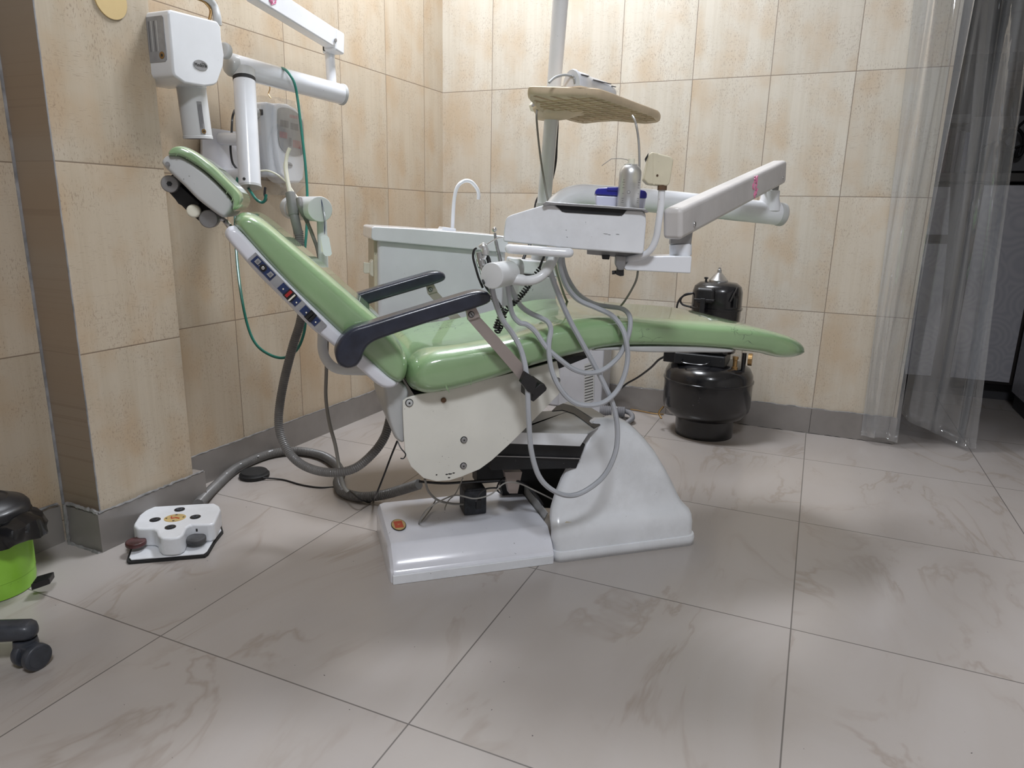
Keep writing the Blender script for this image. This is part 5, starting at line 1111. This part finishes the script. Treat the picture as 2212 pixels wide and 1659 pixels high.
link('drain_cock', *tube([(cp.x-.165, cp.y-.03, .10), (cp.x-.18, cp.y-.045, .075), (cp.x-.165, cp.y-.06, .055)], .004, n=6), 'brass', cm)
wire('power_cable', [Wy(x, y, Y) for x, y, Y in ((1436, 770, 2.8), (1422, 778, 2.8), (1405, 795, 2.85), (1378, 815, 2.95), (1355, 828, 3.0), (1340, 840, 3.02), (1322, 850, 3.02), (1298, 857, 3.02))], .0045, 'black_plastic', 'black power cable from the compressor sloping down along the back wall skirting')
wire('air_hose', [Wz(x, y, .005) for x, y in ((1434, 895), (1410, 893), (1385, 888), (1362, 884))], .003, 'brass', 'thin amber hose lying at the skirting left of the compressor')
wire('wire', [Wy(x, y, 2.98) for x, y in ((1621, 800), (1626, 815), (1620, 824), (1628, 832), (1630, 838))], .0012, 'ink', 'loose thin wire dangling right of the compressor tank') if False else None
# =================================================================== CURTAIN OF CLEAR SHEET
def sheet(name, top, bot, y0, label, seed, amp=.022, n=90, m=40, hem=None, sag=None):
    random.seed(seed); ph = [random.uniform(0, 6.28) for _ in range(6)]; rows = []
    for j in range(m+1):
        t = j/m; r = []
        for i in range(n+1):
            s = i/n; xl = top[0]+(bot[0]-top[0])*t; xr = top[1]+(bot[1]-top[1])*t
            x = xl+(xr-xl)*s
            A_ = amp*(.5+.5*math.sin(s*5+ph[5]))*(1.15-.45*t)+amp*.35
            y = y0+A_*math.sin(s*9+ph[0]+.8*math.sin(t*2.5+ph[1]))+A_*.22*math.sin(s*24+ph[2]+t*1.8)*(.4+.6*math.sin(s*7+ph[3])**2)+.006*math.sin(t*9+s*5+ph[3])
            x += .008*math.sin(s*17+t*5+ph[4])+.014*math.sin(t*4.5+ph[5])*(1-t*.5)
            zb = hem(s) if hem else .02
            z = 2.1+(zb-2.1)*t
            r.append(Vector((x, y, z)))
        rows.append(r)
    v, f = loft(rows, closed=False, caps=False)
    o = link(name, v, f, 'clear_film', sharp=180)
    md = o.modifiers.new('thickness', 'SOLIDIFY'); md.thickness = .0006
    tag(o, label, 'curtain', 'clear plastic strips'); return o
sheet('plastic_curtain', (.185, .375), (.245, .372), 2.995, 'clear plastic sheet hanging in folds over the end of the tiled wall', 3, hem=lambda s: .022+.012*math.sin(s*3))
sheet('plastic_curtain', (.36, .565), (.372, .645), 3.11, 'clear plastic sheet hanging free in the dark doorway beside the wall end', 11, amp=.03, hem=lambda s: .10-.085*min(1, s*1.3)+.05*max(0, .25-s))
tag(link('curtain_rail', *box(.02, 1.35, 3.03, 3.12, 2.10, 2.13), 'dull_metal'), 'metal rail above the doorway carrying the plastic sheets', 'rail')
# =================================================================== DARK ALCOVE
Yc = 4.0
cu = thing('base_cabinet', 'grey swirl-patterned cabinet with dark wood frame in the dark doorway', 'cabinet', (.9, 4.2, .0))
link('carcass', *box(.30, 1.30, Yc+.02, 4.54, .10, 1.05), 'dark_wood', cu)
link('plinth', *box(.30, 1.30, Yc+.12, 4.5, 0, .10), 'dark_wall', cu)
link('worktop', *box(.30, 1.36, Yc-.03, 4.55, 1.06, 1.10), 'dark_wood', cu, bevel=.004)
def cabq(name, pts, m='swirl_laminate'):
    return link(name, *prism([Wy(x, y, Yc) for x, y in pts], (0, .018, 0)), m, cu)
cabq('drawer', [(1975, 403), (2053, 404), (2048, 508), (1972, 506)]); cabq('door', [(1960, 526), (2046, 527), (2020, 812), (1955, 808)])
dd_ = link('door', *box(.680, .930, Yc, Yc+.018, .115, 1.045), 'swirl_laminate', cu)
link('frame_post', *box(.597, .672, Yc-.004, Yc+.02, .10, 1.05), 'dark_wood', cu)
link('frame_rail', *prism([Wy(x, y, Yc-.002) for x, y in ((1990, 507), (2060, 507), (2058, 527), (1988, 526))], (0, .012, 0)), 'dark_wood', cu)
link('door_handle', *tube([Wy(2103, 430, Yc-.002), Wy(2101, 436, Yc-.02), Wy(2098, 455, Yc-.024), Wy(2096, 470, Yc-.02), Wy(2095, 484, Yc-.002)], .006, n=10), 'dull_metal', dd_)
cu2 = thing('side_cabinet', 'dark grey cabinet side at the far right edge of the doorway', 'cabinet', (1.1, 3.6, 0))
link('panel', *box(.939, 1.34, 3.28, Yc-.035, .08, 1.055), 'swirl_laminate', cu2); link('plinth', *box(.955, 1.34, 3.3, Yc-.035, 0, .08), 'dark_wall', cu2)
shf = thing('wall_shelf', 'dark shelf high on the rear wall of the doorway alcove', 'shelf', (.8, 4.45, 1.66))
zsft = Wy(2180, 112, 4.35).z
link('board', *box(.32, 1.3, 4.30, 4.54, zsft-.012, zsft+.012), 'dark_wood', shf); link('bracket', *box(.5, .52, 4.32, 4.54, zsft-.08, zsft-.012), 'dark_wood', shf)
bk = []
for i in range(7):
    x = .47+i*.021; hgt = .20+.03*random.random(); o = link('book', *box(x, x+.018, 4.18, 4.34, 1.10, 1.10+hgt), ['paper_books', 'label_blue', 'maroon', 'dark_wood', 'paper_books', 'ink_grey', 'label_blue'][i])
    tag(o, ['dark purple book at the left end of the row on the worktop', 'dark blue book second from the left on the worktop', 'dark red book third from the left on the worktop', 'brown-black book in the middle of the worktop row', 'dark purple book right of the middle of the row', 'grey book second from the right in the row', 'dark blue book at the right end of the row'][i], 'book', 'books on the alcove worktop')
lb2 = thing('paper_box', 'low grey box lying on top of the row of books', 'box', (.53, 4.25, 1.34))
link('carton', *box(.455, .60, 4.17, 4.33, 1.345, 1.385), 'ink_grey', lb2)
ap = thing('alcove_device', 'dark round-topped appliance on the alcove worktop behind the plastic sheet', 'appliance', (.74, 4.2, 1.10))
link('body', *lathe((.74, 4.2, 1.10), Z, [(.001, 0), (.07, 0), (.075, .05), (.06, .12), (.02, .16), (.001, .16)], 28), 'black_plastic', ap); link('lever', *cyl((.74, 4.2, 1.24), (.90, 4.3, 1.42), .007), 'black_plastic', ap)
wb = link('white_board', *box(.66, 1.25, 4.50, 4.545, 1.14, zsft-.28), 'ink_grey'); tag(wb, 'dull grey panel leaning on the rear wall above the worktop', 'panel')
loop = [Wy(x, y, 4.44) for x, y in ((2186, 190), (2184, 230), (2188, 270), (2190, 305), (2178, 318), (2165, 306), (2163, 288), (2178, 276), (2200, 280), (2212, 300), (2208, 330), (2195, 338), (2200, 318))]
wire('cable', loop, .008, 'black_plastic', 'black cable hanging in loops on the alcove wall', sm=8)
wire('cable', [Wy(x, y, 4.42) for x, y in ((2212, 312), (2180, 322), (2150, 318), (2130, 314), (2120, 322))], .006, 'black_plastic', 'black cable lying across above the worktop to the round plug')
